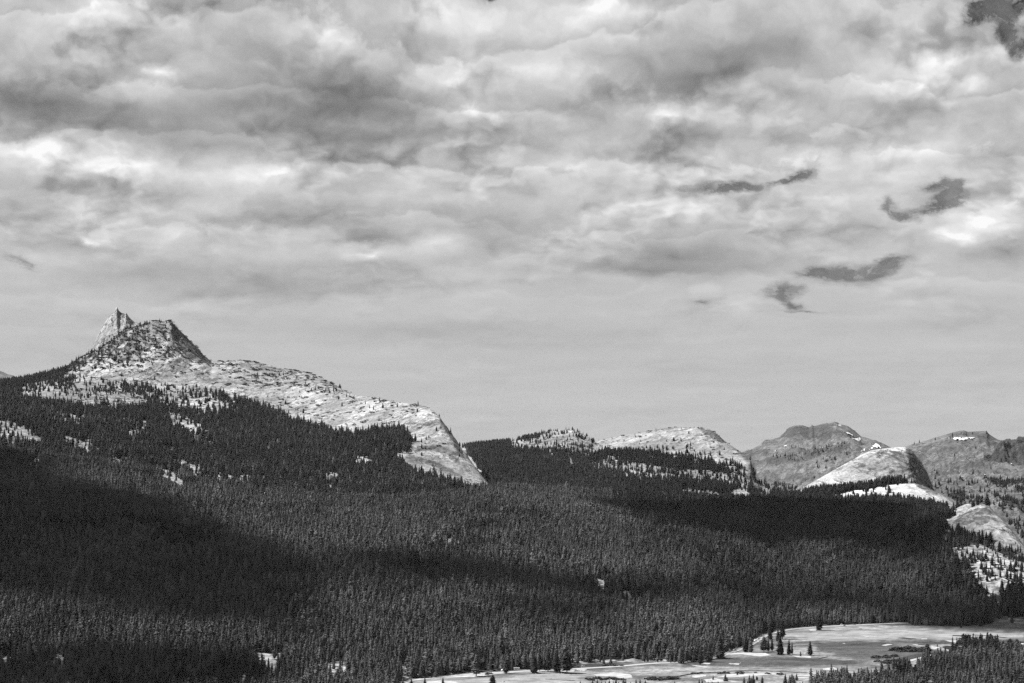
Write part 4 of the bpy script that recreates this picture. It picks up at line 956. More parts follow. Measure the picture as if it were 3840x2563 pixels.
def scatter(L, sp, x0, x1, D0, D1, seed, dfun=None, veil=None):
    r = np.random.default_rng(seed)
    X0, X1 = (x0 - CX) / FPX * D1, (x1 - CX) / FPX * D1
    if x0 > CX: X0 = (x0 - CX) / FPX * D0
    if x1 < CX: X1 = (x1 - CX) / FPX * D0
    gx, gy = np.meshgrid(np.arange(X0, X1, sp), np.arange(D0, D1, sp))
    gx = (gx + r.uniform(-.5, .5, gx.shape) * sp).ravel(); gy = (gy + r.uniform(-.5, .5, gy.shape) * sp).ravel()
    px = CX + FPX * gx / gy
    k = (px > x0) & (px < x1)
    gx, gy, px = gx[k], gy[k], px[k]
    Ds, _ = L.cz(px)
    k = (gy > Ds[0]) & (gy < Ds[-2] + 25)
    gx, gy, px = gx[k], gy[k], px[k]
    z = L.z(px, gy)
    py = HY - FPX * z / gy
    d = lookup(DENS, px, py)
    dd = np.where(d < .85, d * .62, d)
    q = dd + 1.6 * fbm(gx / 45, gy / 45, 3, .6, seed) * np.clip(3.4 * dd * (1 - dd), 0, 1)
    k = (r.random(len(gx)) < q) & (q > .02) & (d > .004)
    if veil is not None:      # a tree must not stand where its crown would hide a clearing behind it
        hp = veil / gy * FPX
        for fr in (.35, .8):
            du = lookup(DENS, px, py - hp * fr)
            bad = (du < .5) & (du < d) & (r.random(len(px)) > du * .9 + (np.where(py < 2000, .06, .3) if L is T1 else .10))
            if L is T1: bad &= ((py < 2420) | (px < 1380)) & ~((px > 1640) & (py < 1985)) & ~((px > 1380) & (py > 2330))
            k &= ~bad
    if dfun is not None: k &= dfun(px, py, gx, gy, d, r)
    return gx[k], gy[k], z[k], px[k], py[k], d[k], r

pts = []   # x, y, z, height, kind index
T = scatter(T1, 6.3, -900, 4800, 1900, 4560, 301, veil=17)
x, y, z, px, py, d, r = T
stand = inpoly(px, py, STAND)
hgt = (13 + 8 * r.random(len(x)) + 5 * np.clip(fbm(x / 120, y / 120, 3, .5, 302), -1, 1)) * np.where(r.random(len(x)) < .2, .68, 1.0)
hgt *= 1 + .35 * (r.random(len(x)) < .05)
_t = sstep(py, 1830, 2000)
hgt *= (.86 + .14 * _t) * np.where(d < .85, .72, 1)
kk = r.integers(0, 8, len(x))
# darker hemlock and fir groves among the pines
grove = fbm(x / 210, y / 210, 4, .55, 303)
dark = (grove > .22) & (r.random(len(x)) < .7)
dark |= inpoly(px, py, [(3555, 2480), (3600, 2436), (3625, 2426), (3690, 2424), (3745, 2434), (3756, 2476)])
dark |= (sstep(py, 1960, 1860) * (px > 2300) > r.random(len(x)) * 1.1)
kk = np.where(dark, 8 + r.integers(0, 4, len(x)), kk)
pts.append(np.stack([x, y, z, hgt, kk, px, py], 1))
x, y, z, px, py, d, r = scatter(C1, 8.0, -900, 1880, 3900, 6300, 311, veil=14)
up = sstep(y, 5200, 6000)
hgt = (19 - 7 * up) * r.uniform(.6, 1.2, len(x)) * np.where(d < .2, .62, np.where(d < .5, .8, 1.0))
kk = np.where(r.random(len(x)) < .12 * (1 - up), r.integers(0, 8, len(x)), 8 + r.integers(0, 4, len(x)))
sh = (r.random(len(x)) < sstep(py, 1480, 1360) * .8) | ((px > 760) & (py < 1460) & (r.random(len(x)) < .75))
kk = np.where(sh, 14 + r.integers(0, 2, len(x)), kk); hgt = np.where(sh, r.uniform(10, 26, len(x)), hgt)
k = ~((sh) & (r.random(len(x)) < .25))
pts.append(np.stack([x, y, z, hgt, kk, px, py], 1)[k])
# mats of krummholz pine over the bare crests
for L_, (xa, xb, Da, Db), sd_, dn in ((C1, (250, 1690, 4600, 6260), 361, .20), (D1, (1980, 2830, 5500, 6480), 371, .08)):
    x, y, z, px, py, d, r = scatter(L_, 9.0, xa, xb, Da, Db, sd_)
    # resample on its own grid, independent of the tree density
    gx, gy = np.meshgrid(np.arange((xa - CX) / FPX * Db if xa < CX else 0, max((xb - CX) / FPX * Da, (xb - CX) / FPX * Db), 9.0), np.arange(Da, Db, 9.0))
    gx = (gx + r.uniform(-4.5, 4.5, gx.shape)).ravel(); gy = (gy + r.uniform(-4.5, 4.5, gy.shape)).ravel()
    px = CX + FPX * gx / gy; Ds, _ = L_.cz(px)
    z = L_.z(px, gy); py = HY - FPX * z / gy
    d = lookup(DENS, px, py)
    pr = dn * sstep(fbm(gx / 70, gy / 40, 4, .65, sd_ + 1), -.25, .45)
    if L_ is C1: pr = pr * (1 + 6.5 * sstep(px, 330, 420) * (1 - sstep(px, 640, 700)) * (py < 1350) + 1.6 * sstep(px, 780, 840) * (px < 1250) * (py < 1450)) * np.where((px > 1480) & (py > 1560), .1, 1)
    k = (px > xa) & (px < xb) & (gy < Ds[-2] + 10) & (gy > Ds[1]) & (d < .9) & (d > .01) & (r.random(len(gx)) < pr)
    n_ = int(k.sum())
    pts.append(np.stack([gx[k], gy[k], z[k], r.uniform(9, 24, n_), 14 + r.integers(0, 2, n_), px[k], py[k]], 1))
x, y, z, px, py, d, r = scatter(D1, 8.6, 1690, 3060, 4500, 6650, 321, veil=12)
hgt = (18 - 5 * sstep(y, 5600, 6400)) * r.uniform(.55, 1.2, len(x)) * np.where(d < .1, .5, np.where(d < .5, .8, 1.0))
pts.append(np.stack([x, y, z, hgt, 8 + r.integers(0, 4, len(x)), px, py], 1))
x, y, z, px, py, d, r = scatter(FA, 6.5, 2890, 3635, 4500, 5060, 331)
pts.append(np.stack([x, y, z, r.uniform(13, 24, len(x)) * np.where(d < .5, .75, 1), 8 + r.integers(0, 4, len(x)), px, py], 1))
x, y, z, px, py, d, r = scatter(G, 6.5, 3445, 3990, 3300, 3820, 341)
pts.append(np.stack([x, y, z, r.uniform(10, 20, len(x)), 8 + r.integers(0, 4, len(x)), px, py], 1))
def eth(px, py, x, y, d, r): return (r.random(len(x)) < np.where(py > 1800, 1.0, np.where(d > .4, .7, .09))) & (y < 10400)
x, y, z, px, py, d, r = scatter(E, 13.5, 2780, 4100, 5700, 10600, 351, eth, veil=10)
pts.append(np.stack([x, y, z, r.uniform(11, 21, len(x)), 12 + r.integers(0, 2, len(x)), px, py], 1))
pts = np.concatenate(pts)

# the 300 that show largest are trees of their own
SINGLES = [  # px, base y, height px, width factor, label
 (1786, 2537, 80, 1.35, "tall conifer with a broad drooping skirt on the pale dirt by the road"),
 (1897, 2526, 56, 1.2, "dark conifer just left of the white camper on the pale verge"),
 (2003, 2526, 74, 1.0, "slim dark conifer, first of the row right of the white camper"),
 (2024, 2520, 72, 1.0, "conifer in the meadow row, touching the slim one on its left"),
 (2055, 2520, 88, 1.0, "tallest conifer in the middle of the roadside meadow row"),
 (2088, 2523, 80, 1.1, "conifer with forked lower trunks in the roadside meadow row"),
 (2098, 2524, 42, .9, "short conifer tucked beside the forked one in the meadow row"),
 (2126, 2526, 78, 1.2, "bushy round topped conifer closing the roadside meadow row"),
 (2290, 2491, 26, 1.2, "small pale conifer alone between forest edge and road"),
 (2555, 2491, 62, 1.2, "dark conifer at the forest edge left of the pale sand bank"),
 (2575, 2484, 34, 1.2, "young conifer beside the forest edge left of the sand bank"),
 (2628, 2493, 68, 1.1, "dark conifer standing in front of the forest by the sand bank"),
 (2660, 2483, 64, 1.1, "broad conifer at the forest corner above the sand bank"),
 (2700, 2471, 90, 1.15, "big twin trunked conifer at the forest corner in the meadow"),
 (2798, 2446, 62, 1.1, "left conifer of the pair beside the bend of the road"),
 (2815, 2447, 56, 1.1, "right conifer of the pair beside the bend of the road"),
 (2865, 2447, 56, 1.25, "full conifer left in the clump on the pale ground below the road"),
 (2881, 2443, 44, 1.0, "narrow conifer in the middle of the clump below the road"),
 (2895, 2442, 50, .9, "thin conifer at the right end of the clump below the road"),
 (2888, 2401, 62, 1.0, "conifer rising across the road where it enters the meadow"),
 (2893, 2378, 50, 1.1, "tall conifer at the far side of the road above the clump"),
 (2917, 2412, 50, 1.3, "wide conifer left of the tallest meadow tree"),
 (2934, 2398, 74, 1.1, "tallest dark conifer where the road leaves the trees"),
 (2926, 2456, 74, .95, "narrow tall conifer alone in front of the wide meadow conifers"),
 (2959, 2457, 54, 1.0, "left conifer of the thin pair in mid meadow"),
 (2970, 2455, 46, .7, "thin right conifer of the pair in mid meadow"),
 (3002, 2462, 19, 1.1, "very small conifer between the thin pair and the lone one in the meadow"),
 (3038, 2459, 52, 1.3, "dense lone conifer at the right end of the meadow tree line"),
 (3072, 2364, 66, 1.05, "lone tall conifer at the far meadow edge beside the road"),
 (3477, 2450, 34, 1.6, "round topped tree on a bare trunk beside the river bend"),
 (3515, 2426, 11, 1.3, "tiny conifer on the pale bank above the river bend"),
 (3603, 2357, 15, 1.6, "small dark conifer at the shaded far edge of the meadow"),
 (3676, 2350, 40, 1.3, "broad dark conifer in front of the far forest edge"),
 (3795, 2341, 44, 1.1, "dark conifer near the pale road at the far right"),
 (3527, 2470, 40, 1.3, "left conifer of the dark clump by the river near the stand"),
 (3545, 2470, 44, 1.2, "right conifer of the dark clump by the river near the stand"),
 (3568, 2468, 32, 1.2, "dark conifer between the riverside clump and the black grove"),
 (3594, 2455, 25, 1.3, "small dark conifer on the left fringe of the black grove"),
 (3788, 2426, 30, 1.7, "rounded greyish pine above the stand near the right edge"),
 (3813, 2424, 26, 1.5, "greyish open pine right of the rounded one near the right edge"),
 (3798, 2440, 30, 1.5, "pine below the two greyish rounded ones near the right edge"),
 (2720, 2556, 28, 1.5, "stout twin conifer standing alone below the sandbar"),
 (2728, 2557, 16, 1.2, "little conifer leaning on the stout twin one below the sandbar"),
 (2765, 2532, 14, 1.5, "small bushy conifer on the bank of the dark stream"),
 (2674, 2550, 18, 1.2, "little slim conifer among the pebble flats below the stream"),
 (1848, 2572, 38, 1.5, "rounded conifer at the bottom edge below the white camper"),
 (1661, 2572, 30, 1.3, "small pointed conifer at the bottom edge on the white sand"),
 (1593, 2572, 30, 1.3, "small conifer at the bottom edge left of the white sand"),
 (1543, 2572, 26, 1.4, "small dark conifer at the bottom edge by the forest corner"),
 (2838, 2553, 16, 1.4, "small round conifer between two taller ones at the bottom edge"),
 (2987, 2553, 26, 1.4, "compact conifer on pale gravel near the bottom edge"),
]
FRINGE = [(2622, 2572, 26), (2633, 2575, 28), (2656, 2576, 20), (2670, 2578, 24), (2693, 2578, 24), (2707, 2580, 16), (2776, 2582, 18), (2790, 2580, 42), (2802, 2582, 30), (2810, 2582, 50), (2818, 2580, 40), (2825, 2578, 50), (2846, 2582, 26), (2858, 2578, 42), (2884, 2584, 22),
          (2945, 2572, 46), (2962, 2574, 42), (2970, 2572, 46), (2976, 2578, 44), (2930, 2584, 22), (3000, 2584, 26), (3010, 2584, 30), (2176, 2580, 26), (2222, 2572, 24), (2240, 2576, 30), (2256, 2574, 20), (2270, 2580, 26), (2285, 2580, 30), (2300, 2576, 22), (2310, 2574, 30), (2320, 2580, 24),
          (2338, 2574, 34), (2346, 2578, 28), (2365, 2580, 24), (2385, 2576, 30), (2400, 2580, 34), (2420, 2576, 26), (2486, 2578, 18), (2530, 2574, 20), (1510, 2584, 40), (1700, 2588, 22)]
def ground_D(py): return CAMH * FPX / (py - HY)
single_specs = []
for (sx, sy, hp, wf, lab) in SINGLES:
    D = ground_D(sy)
    single_specs.append(((sx - CX) / FPX * D, D, -CAMH, hp * 1.07 * D / FPX, wf, lab, None, 'meadow'))
for (sx, sy, hp) in FRINGE:
    D = ground_D(sy)
    single_specs.append(((sx - CX) / FPX * D, D, -CAMH, hp * D / FPX, random.uniform(1.1, 1.5), "small conifer in the scattered fringe along the bottom edge of the meadow", "small conifers along the bottom edge", 'fringe'))
nrest = 298 - len(single_specs)
vis_h = np.minimum(2563, pts[:, 6]) - (pts[:, 6] - pts[:, 3] / pts[:, 1] * FPX)
vis_h = np.where((pts[:, 5] < 6) | (pts[:, 5] > 3834) | (pts[:, 4] > 11), 0, vis_h)
order = np.argsort(-vis_h)
# most of the largest ones come from the near fringe where they can be picked out, half in each wood
inst = inpoly(pts[:, 5], pts[:, 6], STAND)
rank = [i for i in order[:9000] if inst[i]][:int(nrest * .55)]
rank += [i for i in order[:9000] if not inst[i]][:nrest - len(rank)]
rank = np.array(rank)
keep = np.ones(len(pts), bool); keep[rank] = False
for i in rank:
    q = pts[i]
    if inst[i]: lab, gr = "conifer crowded into the dense stand that fills the bottom right corner", "conifers of the bottom right stand"
    else: lab, gr = "conifer in the dense forest along the bottom edge left of the meadow", "conifers of the near forest"
    single_specs.append((q[0], q[1], q[2], q[3], 1.0 if not inst[i] else 1.15, lab, gr, 'dark' if q[4] > 7 else 'lodge'))
pts = pts[keep]

NEAR = []
for i, (rr, base, pw, rd) in enumerate([(.115, .08, .62, 0), (.13, .06, .7, 0), (.10, .14, .58, 0), (.15, .05, .75, 0), (.14, .16, .5, 1.2), (.12, .10, .66, 0), (.17, .10, .6, 1.6)]):
    cv, cf = crown_geo(20, rr * 20, base, 21, 9, 900 + i, pw, rd, .4)
    tv, tf = trunk_geo(20, .2, 7)
    ent = []
    for mm in (M_needle, M_needle_dark):
        cm = bpy.data.meshes.new("crown_mesh"); cm.from_pydata(cv, [], cf); cm.materials.append(mm); ent.append(cm)
    tm = bpy.data.meshes.new("trunk_mesh"); tm.from_pydata(tv, [], tf); tm.materials.append(M_bark)
    NEAR.append((ent, tm))
for j, (x_, y_, z_, h_, wf, lab, gr, sort) in enumerate(single_specs):
    if 'round' in lab or 'greyish' in lab: vi = 6 if 'trunk' in lab or 'greyish' in lab else 4
    else: vi = random.choice([0, 1, 2, 3, 5])
    ent, tm = NEAR[vi]
    root = bpy.data.objects.new("conifer_tree", None)
    root.empty_display_size = 1
    COL.objects.link(root)
    root.location = (x_, y_, z_ - .05)
    s = h_ / 20.0
    wf *= 1.85 if sort in ('meadow', 'fringe') else 1.45
    root.scale = (s * wf * random.uniform(.92, 1.08), s * wf * random.uniform(.92, 1.08), s)
    root.rotation_euler = (0, 0, random.uniform(0, 6.28))
    dk = sort == 'dark' or (sort == 'meadow' and 'greyish' not in lab and 'pale' not in lab and random.random() < .75)
    c = bpy.data.objects.new("crown", ent[1 if dk else 0]); c.parent = root; COL.objects.link(c)
    t = bpy.data.objects.new("trunk", tm); t.parent = root; COL.objects.link(t)
    tag(root, lab, "tree", gr)

# every further tree: one forest object, the models placed on points
def make_forest(name, P, label):
    me = bpy.data.meshes.new(name)
    n = len(P)
    me.vertices.add(n)
    me.vertices.foreach_set('co', P[:, :3].astype(np.float32).ravel())
    a = me.attributes.new('size', 'FLOAT', 'POINT'); a.data.foreach_set('value', (P[:, 3] / 20.0).astype(np.float32))
    a = me.attributes.new('model', 'INT', 'POINT'); a.data.foreach_set('value', P[:, 4].astype(np.int32))
    a = me.attributes.new('wide', 'FLOAT', 'POINT'); a.data.foreach_set('value', rng.uniform(1.2, 2.3, n).astype(np.float32))
    a = me.attributes.new('turn', 'FLOAT', 'POINT'); a.data.foreach_set('value', rng.uniform(0, 6.283, n).astype(np.float32))
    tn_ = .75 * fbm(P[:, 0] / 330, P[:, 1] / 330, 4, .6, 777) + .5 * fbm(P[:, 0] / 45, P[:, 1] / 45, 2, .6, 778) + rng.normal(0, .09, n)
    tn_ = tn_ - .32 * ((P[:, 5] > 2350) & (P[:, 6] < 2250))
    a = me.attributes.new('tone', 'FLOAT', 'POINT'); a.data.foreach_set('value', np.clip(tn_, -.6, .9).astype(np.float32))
    o = bpy.data.objects.new(name, me); COL.objects.link(o)
    ng = bpy.data.node_groups.new(name + "_nodes", 'GeometryNodeTree')
    ng.interface.new_socket("Geometry", in_out='INPUT', socket_type='NodeSocketGeometry')
    ng.interface.new_socket("Geometry", in_out='OUTPUT', socket_type='NodeSocketGeometry')
    g = NT(ng)
    gi, go = g.n('NodeGroupInput'), g.n('NodeGroupOutput')
    ip = g.n('GeometryNodeInstanceOnPoints')
    ci = g.n('GeometryNodeCollectionInfo')
    ci.inputs['Collection'].default_value = lib
    ci.inputs['Separate Children'].default_value = True
    ci.inputs['Reset Children'].default_value = True
    def na(nm, tp):
        k = g.n('GeometryNodeInputNamedAttribute', data_type=tp); k.inputs[0].default_value = nm; return k.outputs[0]
    ip.inputs['Pick Instance'].default_value = True
    g.link(gi.outputs[0], ip.inputs['Points'])
    g.link(ci.outputs[0], ip.inputs['Instance'])
    g.link(na('model', 'INT'), ip.inputs['Instance Index'])
    sz, wd = na('size', 'FLOAT'), na('wide', 'FLOAT')
    cx = g.n('ShaderNodeCombineXYZ')
    sw = g.math('MULTIPLY', sz, wd)
    g.link(sw, cx.inputs[0]); g.link(sw, cx.inputs[1]); g.link(sz, cx.inputs[2])
    g.link(cx.outputs[0], ip.inputs['Scale'])
    cr = g.n('ShaderNodeCombineXYZ'); g.link(na('turn', 'FLOAT'), cr.inputs[2])
    er = g.n('FunctionNodeEulerToRotation'); g.link(cr.outputs[0], er.inputs[0])
    g.link(er.outputs[0], ip.inputs['Rotation'])
    g.link(ip.outputs[0], go.inputs[0])
    md = o.modifiers.new("forest", 'NODES'); md.node_group = ng
    tag(o, label, None, None, 'stuff')
    return o
print("forest trees:", len(pts))
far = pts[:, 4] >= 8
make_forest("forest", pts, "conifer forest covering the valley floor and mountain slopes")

# ------------------------------------------------------------------ meadow: road, stream, sand, stones
def gp(px, py, dz=.15):
    D = ground_D(py)
    return ((px - CX) / FPX * D, D, -CAMH + dz)
def ragged(poly, amp=1.0, step=6.0, seed=0):
    out_ = []
    n = len(poly)
    for i in range(n):
        x0, y0 = poly[i]; x1, y1 = poly[(i + 1) % n]
        k = max(1, int(math.hypot(x1 - x0, (y1 - y0) * 3) / step))
        for j in range(k):
            t = j / k
            out_.append((x0 + (x1 - x0) * t, y0 + (y1 - y0) * t))
    a = np.array(out_)
    w = fbm(a[:, 0] / 9, a[:, 1] / 4 + seed, 3, .6, seed + 7)
    c = a.mean(0)
    d_ = a - c
    nrm = d_ / (np.hypot(d_[:, 0], d_[:, 1] * 4)[:, None] + 1e-6)
    a = a + nrm * (w * amp * 11)[:, None] * np.array([1.0, .35])
    return [tuple(q) for q in a]
def sheet(name, poly, mat, dz, amp=1.0, seed=0):
    p = ragged(poly, amp, 3, seed)
    v = [gp(x, y, dz) for x, y in p]
    return mesh_from(name, v, [tuple(range(len(v)))], mat)
M_sand = simple("pale_granite_sand", .30, .95, .1, .42, .10)
M_road = simple("pale_road_surface", .29, .9, .1, .18, .2)
M_water = simple("dark_stream_water", .03, .12, .5)
M_peat = simple("dark_cut_bank", .03, .95, .1, .4, .3)
SAND = [
 [(1498, 2563), (1512, 2550), (1600, 2545), (1700, 2531), (1800, 2524), (1960, 2517), (2050, 2517), (2130, 2513), (2185, 2514), (2150, 2519), (2050, 2521), (1960, 2521), (1860, 2529), (1780, 2540), (1700, 2541), (1600, 2548), (1545, 2556), (1520, 2566)],
 [(2225, 2531), (2300, 2523), (2365, 2530), (2372, 2542), (2335, 2546), (2290, 2536), (2240, 2537)],
 [(2700, 2458), (2760, 2447), (2870, 2450), (2892, 2458), (2850, 2463), (2780, 2455), (2730, 2457)],
 [(2842, 2385), (2855, 2380), (2880, 2384), (2862, 2394), (2846, 2408), (2815, 2420), (2825, 2402)],
 [(2588, 2494), (2625, 2498), (2672, 2503), (2640, 2505), (2610, 2500)], [(2632, 2486), (2665, 2488), (2655, 2496), (2630, 2492)],
 [(2688, 2541), (2735, 2529), (2820, 2526), (2900, 2526), (2920, 2530), (2850, 2534), (2760, 2540)],
 [(2598, 2535), (2645, 2532), (2650, 2537), (2610, 2543), (2596, 2541)], [(2640, 2549), (2680, 2545), (2720, 2551), (2780, 2558), (2650, 2560)],
 [(2978, 2532), (3050, 2532), (3050, 2537), (2985, 2538)], [(2980, 2541), (3055, 2540), (3050, 2543), (2982, 2544)],
 [(1598, 2557), (1650, 2553), (1700, 2556), (1728, 2564), (1600, 2568)],
 [(3540, 2402), (3590, 2403), (3625, 2407), (3640, 2418), (3605, 2422), (3592, 2413), (3560, 2407)], [(3570, 2435), (3578, 2429), (3612, 2426), (3605, 2432)],
 [(3483, 2422), (3525, 2429), (3505, 2436), (3484, 2433)], [(3536, 2430), (3560, 2429), (3570, 2440), (3590, 2450), (3575, 2448), (3550, 2440)],
 [(3345, 2484), (3380, 2481), (3384, 2490), (3350, 2490)], [(3742, 2420), (3778, 2417), (3780, 2422), (3745, 2424)], [(3818, 2412), (3850, 2409), (3850, 2418), (3825, 2417)],
 [(3083, 2508), (3125, 2503), (3145, 2512), (3090, 2516)], [(3305, 2421), (3330, 2415), (3347, 2418), (3320, 2423)], [(3158, 2414), (3166, 2412), (3172, 2415)], [(3420, 2418), (3446, 2416), (3440, 2422)],
 [(3232, 2384), (3260, 2388), (3256, 2390), (3235, 2387)], [(3455, 2396), (3478, 2395), (3476, 2399), (3458, 2399)], [(3030, 2361), (3060, 2358), (3060, 2366), (3040, 2367)],
 [(3165, 2566), (3188, 2557), (3222, 2551), (3280, 2549), (3385, 2552), (3432, 2556), (3430, 2560), (3300, 2556), (3212, 2559), (3182, 2568)],
 [(3395, 2478), (3440, 2470), (3480, 2456), (3510, 2450), (3500, 2456), (3460, 2468), (3420, 2480), (3400, 2486)], [(3800, 2335), (3850, 2337), (3850, 2340), (3805, 2338)], [(2735, 2488), (2775, 2489), (2770, 2494), (2738, 2492)],
 [(2180, 2505), (2200, 2510), (2190, 2518), (2150, 2517)], [(2970, 2460), (3040, 2462), (3040, 2468), (2990, 2466)],
]
for i, p in enumerate(SAND):
    big = len(p) > 8
    tag(sheet("sandbar", p, M_sand, .12 + .02 * (i % 5), .6 if big else .5, i), "patch of pale sand and gravel on the meadow", None, None, 'structure')
def ribbon(name, pts_, halfw, mat, dz, wob=0.0, seed=3):
    P_ = [gp(x, y, dz) for x, y in pts_]
    a = np.array(P_)
    # resample
    seg = np.hypot(*(np.diff(a[:, :2], axis=0).T)); cum = np.concatenate([[0], np.cumsum(seg)])
    n = max(4, int(cum[-1] / 9))
    t = np.linspace(0, cum[-1], n)
    X_ = np.interp(t, cum, a[:, 0]); Y_ = np.interp(t, cum, a[:, 1])
    k = np.ones(5) / 5
    Xs = np.convolve(np.pad(X_, 2, 'edge'), k, 'valid'); Ys = np.convolve(np.pad(Y_, 2, 'edge'), k, 'valid')
    Xs = Xs + wob * fbm(t / 60, t * 0 + seed, 3, .5, seed); Ys = Ys + wob * 2 * fbm(t / 70, t * 0 + seed + 9, 3, .5, seed)
    tx, ty = np.gradient(Xs), np.gradient(Ys); L_ = np.hypot(tx, ty) + 1e-9
    hw = halfw * (1 + (.5 if wob else .08) * fbm(t / 30, t * 0, 2, .5, seed + 1))
    v = [(x - b / l * w, y + a_ / l * w, -CAMH + dz) for x, y, a_, b, l, w in zip(Xs, Ys, tx, ty, L_, hw)] + [(x + b / l * w, y - a_ / l * w, -CAMH + dz) for x, y, a_, b, l, w in zip(Xs, Ys, tx, ty, L_, hw)]
    f = [(i, n + i, n + i + 1, i + 1) for i in range(n - 1)]
    return mesh_from(name, v, f, mat)
ROAD = [(1480, 2560), (1540, 2553), (1600, 2546), (1690, 2536), (1780, 2529), (1870, 2523), (1950, 2518), (2050, 2516), (2130, 2512), (2200, 2507), (2300, 2502), (2380, 2495), (2440, 2489), (2500, 2487), (2580, 2484), (2650, 2474), (2700, 2462), (2740, 2446), (2790, 2430), (2825, 2410), (2850, 2394), (2880, 2379), (2920, 2369), (2970, 2360), (3040, 2354), (3100, 2350), (3170, 2347), (3260, 2343), (3330, 2340), (3420, 2335)]
tag(ribbon("road", ROAD, 5.6, M_road, .30), "pale road along the forest edge", None, None, 'structure')
for pts_, hw, mt, nm in [
  ([(2530, 2541), (2560, 2534), (2590, 2528), (2640, 2525), (2690, 2522), (2720, 2520)], 3.0, M_water, "stream"),
  ([(2716, 2520), (2760, 2516), (2800, 2515), (2870, 2516), (2920, 2519), (2960, 2521), (3045, 2525)], 3.0, M_water, "stream"),
  ([(2465, 2551), (2500, 2546), (2540, 2541)], 2.2, M_water, "stream"),
  ([(3360, 2391), (3400, 2394), (3440, 2399)], 6.0, M_peat, "ditch"), ([(3560, 2384), (3590, 2385), (3622, 2386)], 6.0, M_peat, "ditch"), ([(3628, 2382), (3680, 2383), (3730, 2387), (3780, 2395)], 2.8, M_peat, "ditch"),
  ([(3420, 2416), (3455, 2418), (3500, 2423)], 3, M_peat, "ditch"), ([(3160, 2411), (3180, 2412)], 4, M_peat, "ditch"), ([(3300, 2414), (3345, 2416)], 3.0, M_peat, "ditch"), ([(2880, 2422), (2960, 2426), (3000, 2424)], 2.2, M_peat, "ditch"),
  ([(2960, 2410), (3040, 2411), (3100, 2415)], 1.6, M_peat, "ditch"), ([(3148, 2493), (3180, 2488)], 2.0, M_peat, "ditch"), ([(3060, 2474), (3110, 2462)], 1.5, M_peat, "ditch"), ([(2020, 2547), (2100, 2550), (2180, 2555)], 1.3, M_peat, "ditch"),
  ([(3340, 2500), (3370, 2485), (3400, 2466), (3450, 2458), (3500, 2453), (3560, 2448), (3600, 2445)], 8.0, M_water, "river"),
  ([(3600, 2445), (3575, 2438), (3545, 2432), (3550, 2426), (3600, 2422), (3650, 2421), (3700, 2419), (3740, 2418), (3850, 2409)], 6.0, M_water, "river")]:
    tag(ribbon(nm, pts_, hw, mt, .34, 2.0 if nm != "river" else 4.0, int(pts_[0][0])), {"stream": "thin dark stream winding across the meadow", "ditch": "dark cut bank in the grass", "river": "slow river bending behind the near trees"}[nm], None, None, 'structure')

# willows along the water
wil = []
for k in range(5):
    me = geo_mesh("willow_mesh", [(shrub_geo(5.5, 3.0, 70 + k, 60), 0)]); me.materials.append(M_willow); wil.append(me)
WZ = [((3345, 3470), (2434, 2446), 34, "low dark willow in the wide thicket north of the river bend", "willows of the wide thicket"), ((3260, 3300), (2464, 2470), 7, "low willow in the small dark clump in mid meadow left of the river", "willows of the small clump"),
      ((3305, 3360), (2462, 2470), 9, "dark willow in the long clump left of the river bend", "willows left of the bend"), ((3290, 3350), (2480, 2492), 12, "dark willow on the near bank beside the pale gravel", "willows on the near bank"), ((3340, 3400), (2476, 2482), 8, "willow strip just above the white gravel patch", "willows above the gravel"),
      ((2195, 2345), (2546, 2552), 16, "low shrub in the row below the white sand flat", "shrubs below the sand flat"), ((2410, 2540), (2541, 2553), 16, "shrub in the riverside strip at the bottom edge", "riverside shrubs at the bottom edge"), ((2590, 2930), (2524, 2530), 12, "low shrub on the gravel bar beside the dark stream", "shrubs on the gravel bar"),
      ((3560, 3600), (2418, 2424), 5, "dark shrub at the mouth of the pale side channel", "shrubs at the side channel"), ((2265, 2345), (2494, 2499), 10, "low shrub in the strip between forest and road", "shrubs by the road"), ((1815, 1835), (2529, 2531), 2, "flat grey shrub on the bare dirt right of the skirted conifer", "shrubs on the bare dirt")]
for (xa, xb), (ya, yb), n, lab, gr in WZ:
    for k in range(n):
        o = bpy.data.objects.new("willow_shrub", random.choice(wil)); COL.objects.link(o)
        o.location = gp(random.uniform(xa, xb), random.uniform(ya, yb), -.1)
        q = random.uniform(.5, 1.15) * (1.35 if n > 20 else .85)
        o.scale = (q * 1.2, q, q * random.uniform(.7, 1.1)); o.rotation_euler = (0, 0, random.uniform(0, 6))
        tag(o, lab, "shrub", gr)

# boulders
def rock_mesh(seed):
    import bmesh
    bm = bmesh.new(); bmesh.ops.create_icosphere(bm, subdivisions=2, radius=1)
    R = random.Random(seed)
    ax = [Vector((R.uniform(-1, 1), R.uniform(-1, 1), R.uniform(-1, 1))).normalized() for _ in range(7)]
    for v in bm.verts:
        for a in ax:
            d_ = v.co.dot(a)
            if d_ > .66: v.co -= a * (d_ - .66)
        v.co *= 1 + .06 * R.uniform(-1, 1); v.co.z *= .72
    me = bpy.data.meshes.new("boulder_mesh"); bm.to_mesh(me); bm.free(); me.materials.append(M_sand); return me
rocks = [rock_mesh(k) for k in range(4)]
def boulder(px, py, s_, lab, gr=None):
    o = bpy.data.objects.new("boulder", random.choice(rocks)); COL.objects.link(o)
    o.location = gp(px, py, s_ * .3); o.scale = (s_ * 1.3, s_, s_); o.rotation_euler = (0, 0, random.uniform(0, 6)); tag(o, lab, "boulder", gr)
boulder(1887, 2558, 1.5, "pale boulder on the grass right of the round conifer at the bottom edge")
boulder(2065, 2547, 1.2, "pale boulder alone on the grass below the meadow tree row")
boulder(2112, 2515, 1.6, "long pale boulder on the verge behind the row of conifers")
boulder(2951, 2450, 1.3, "white boulder beside the thin pair of meadow conifers")
boulder(3020, 2452, 1.4, "white boulder just left of the dense lone conifer")
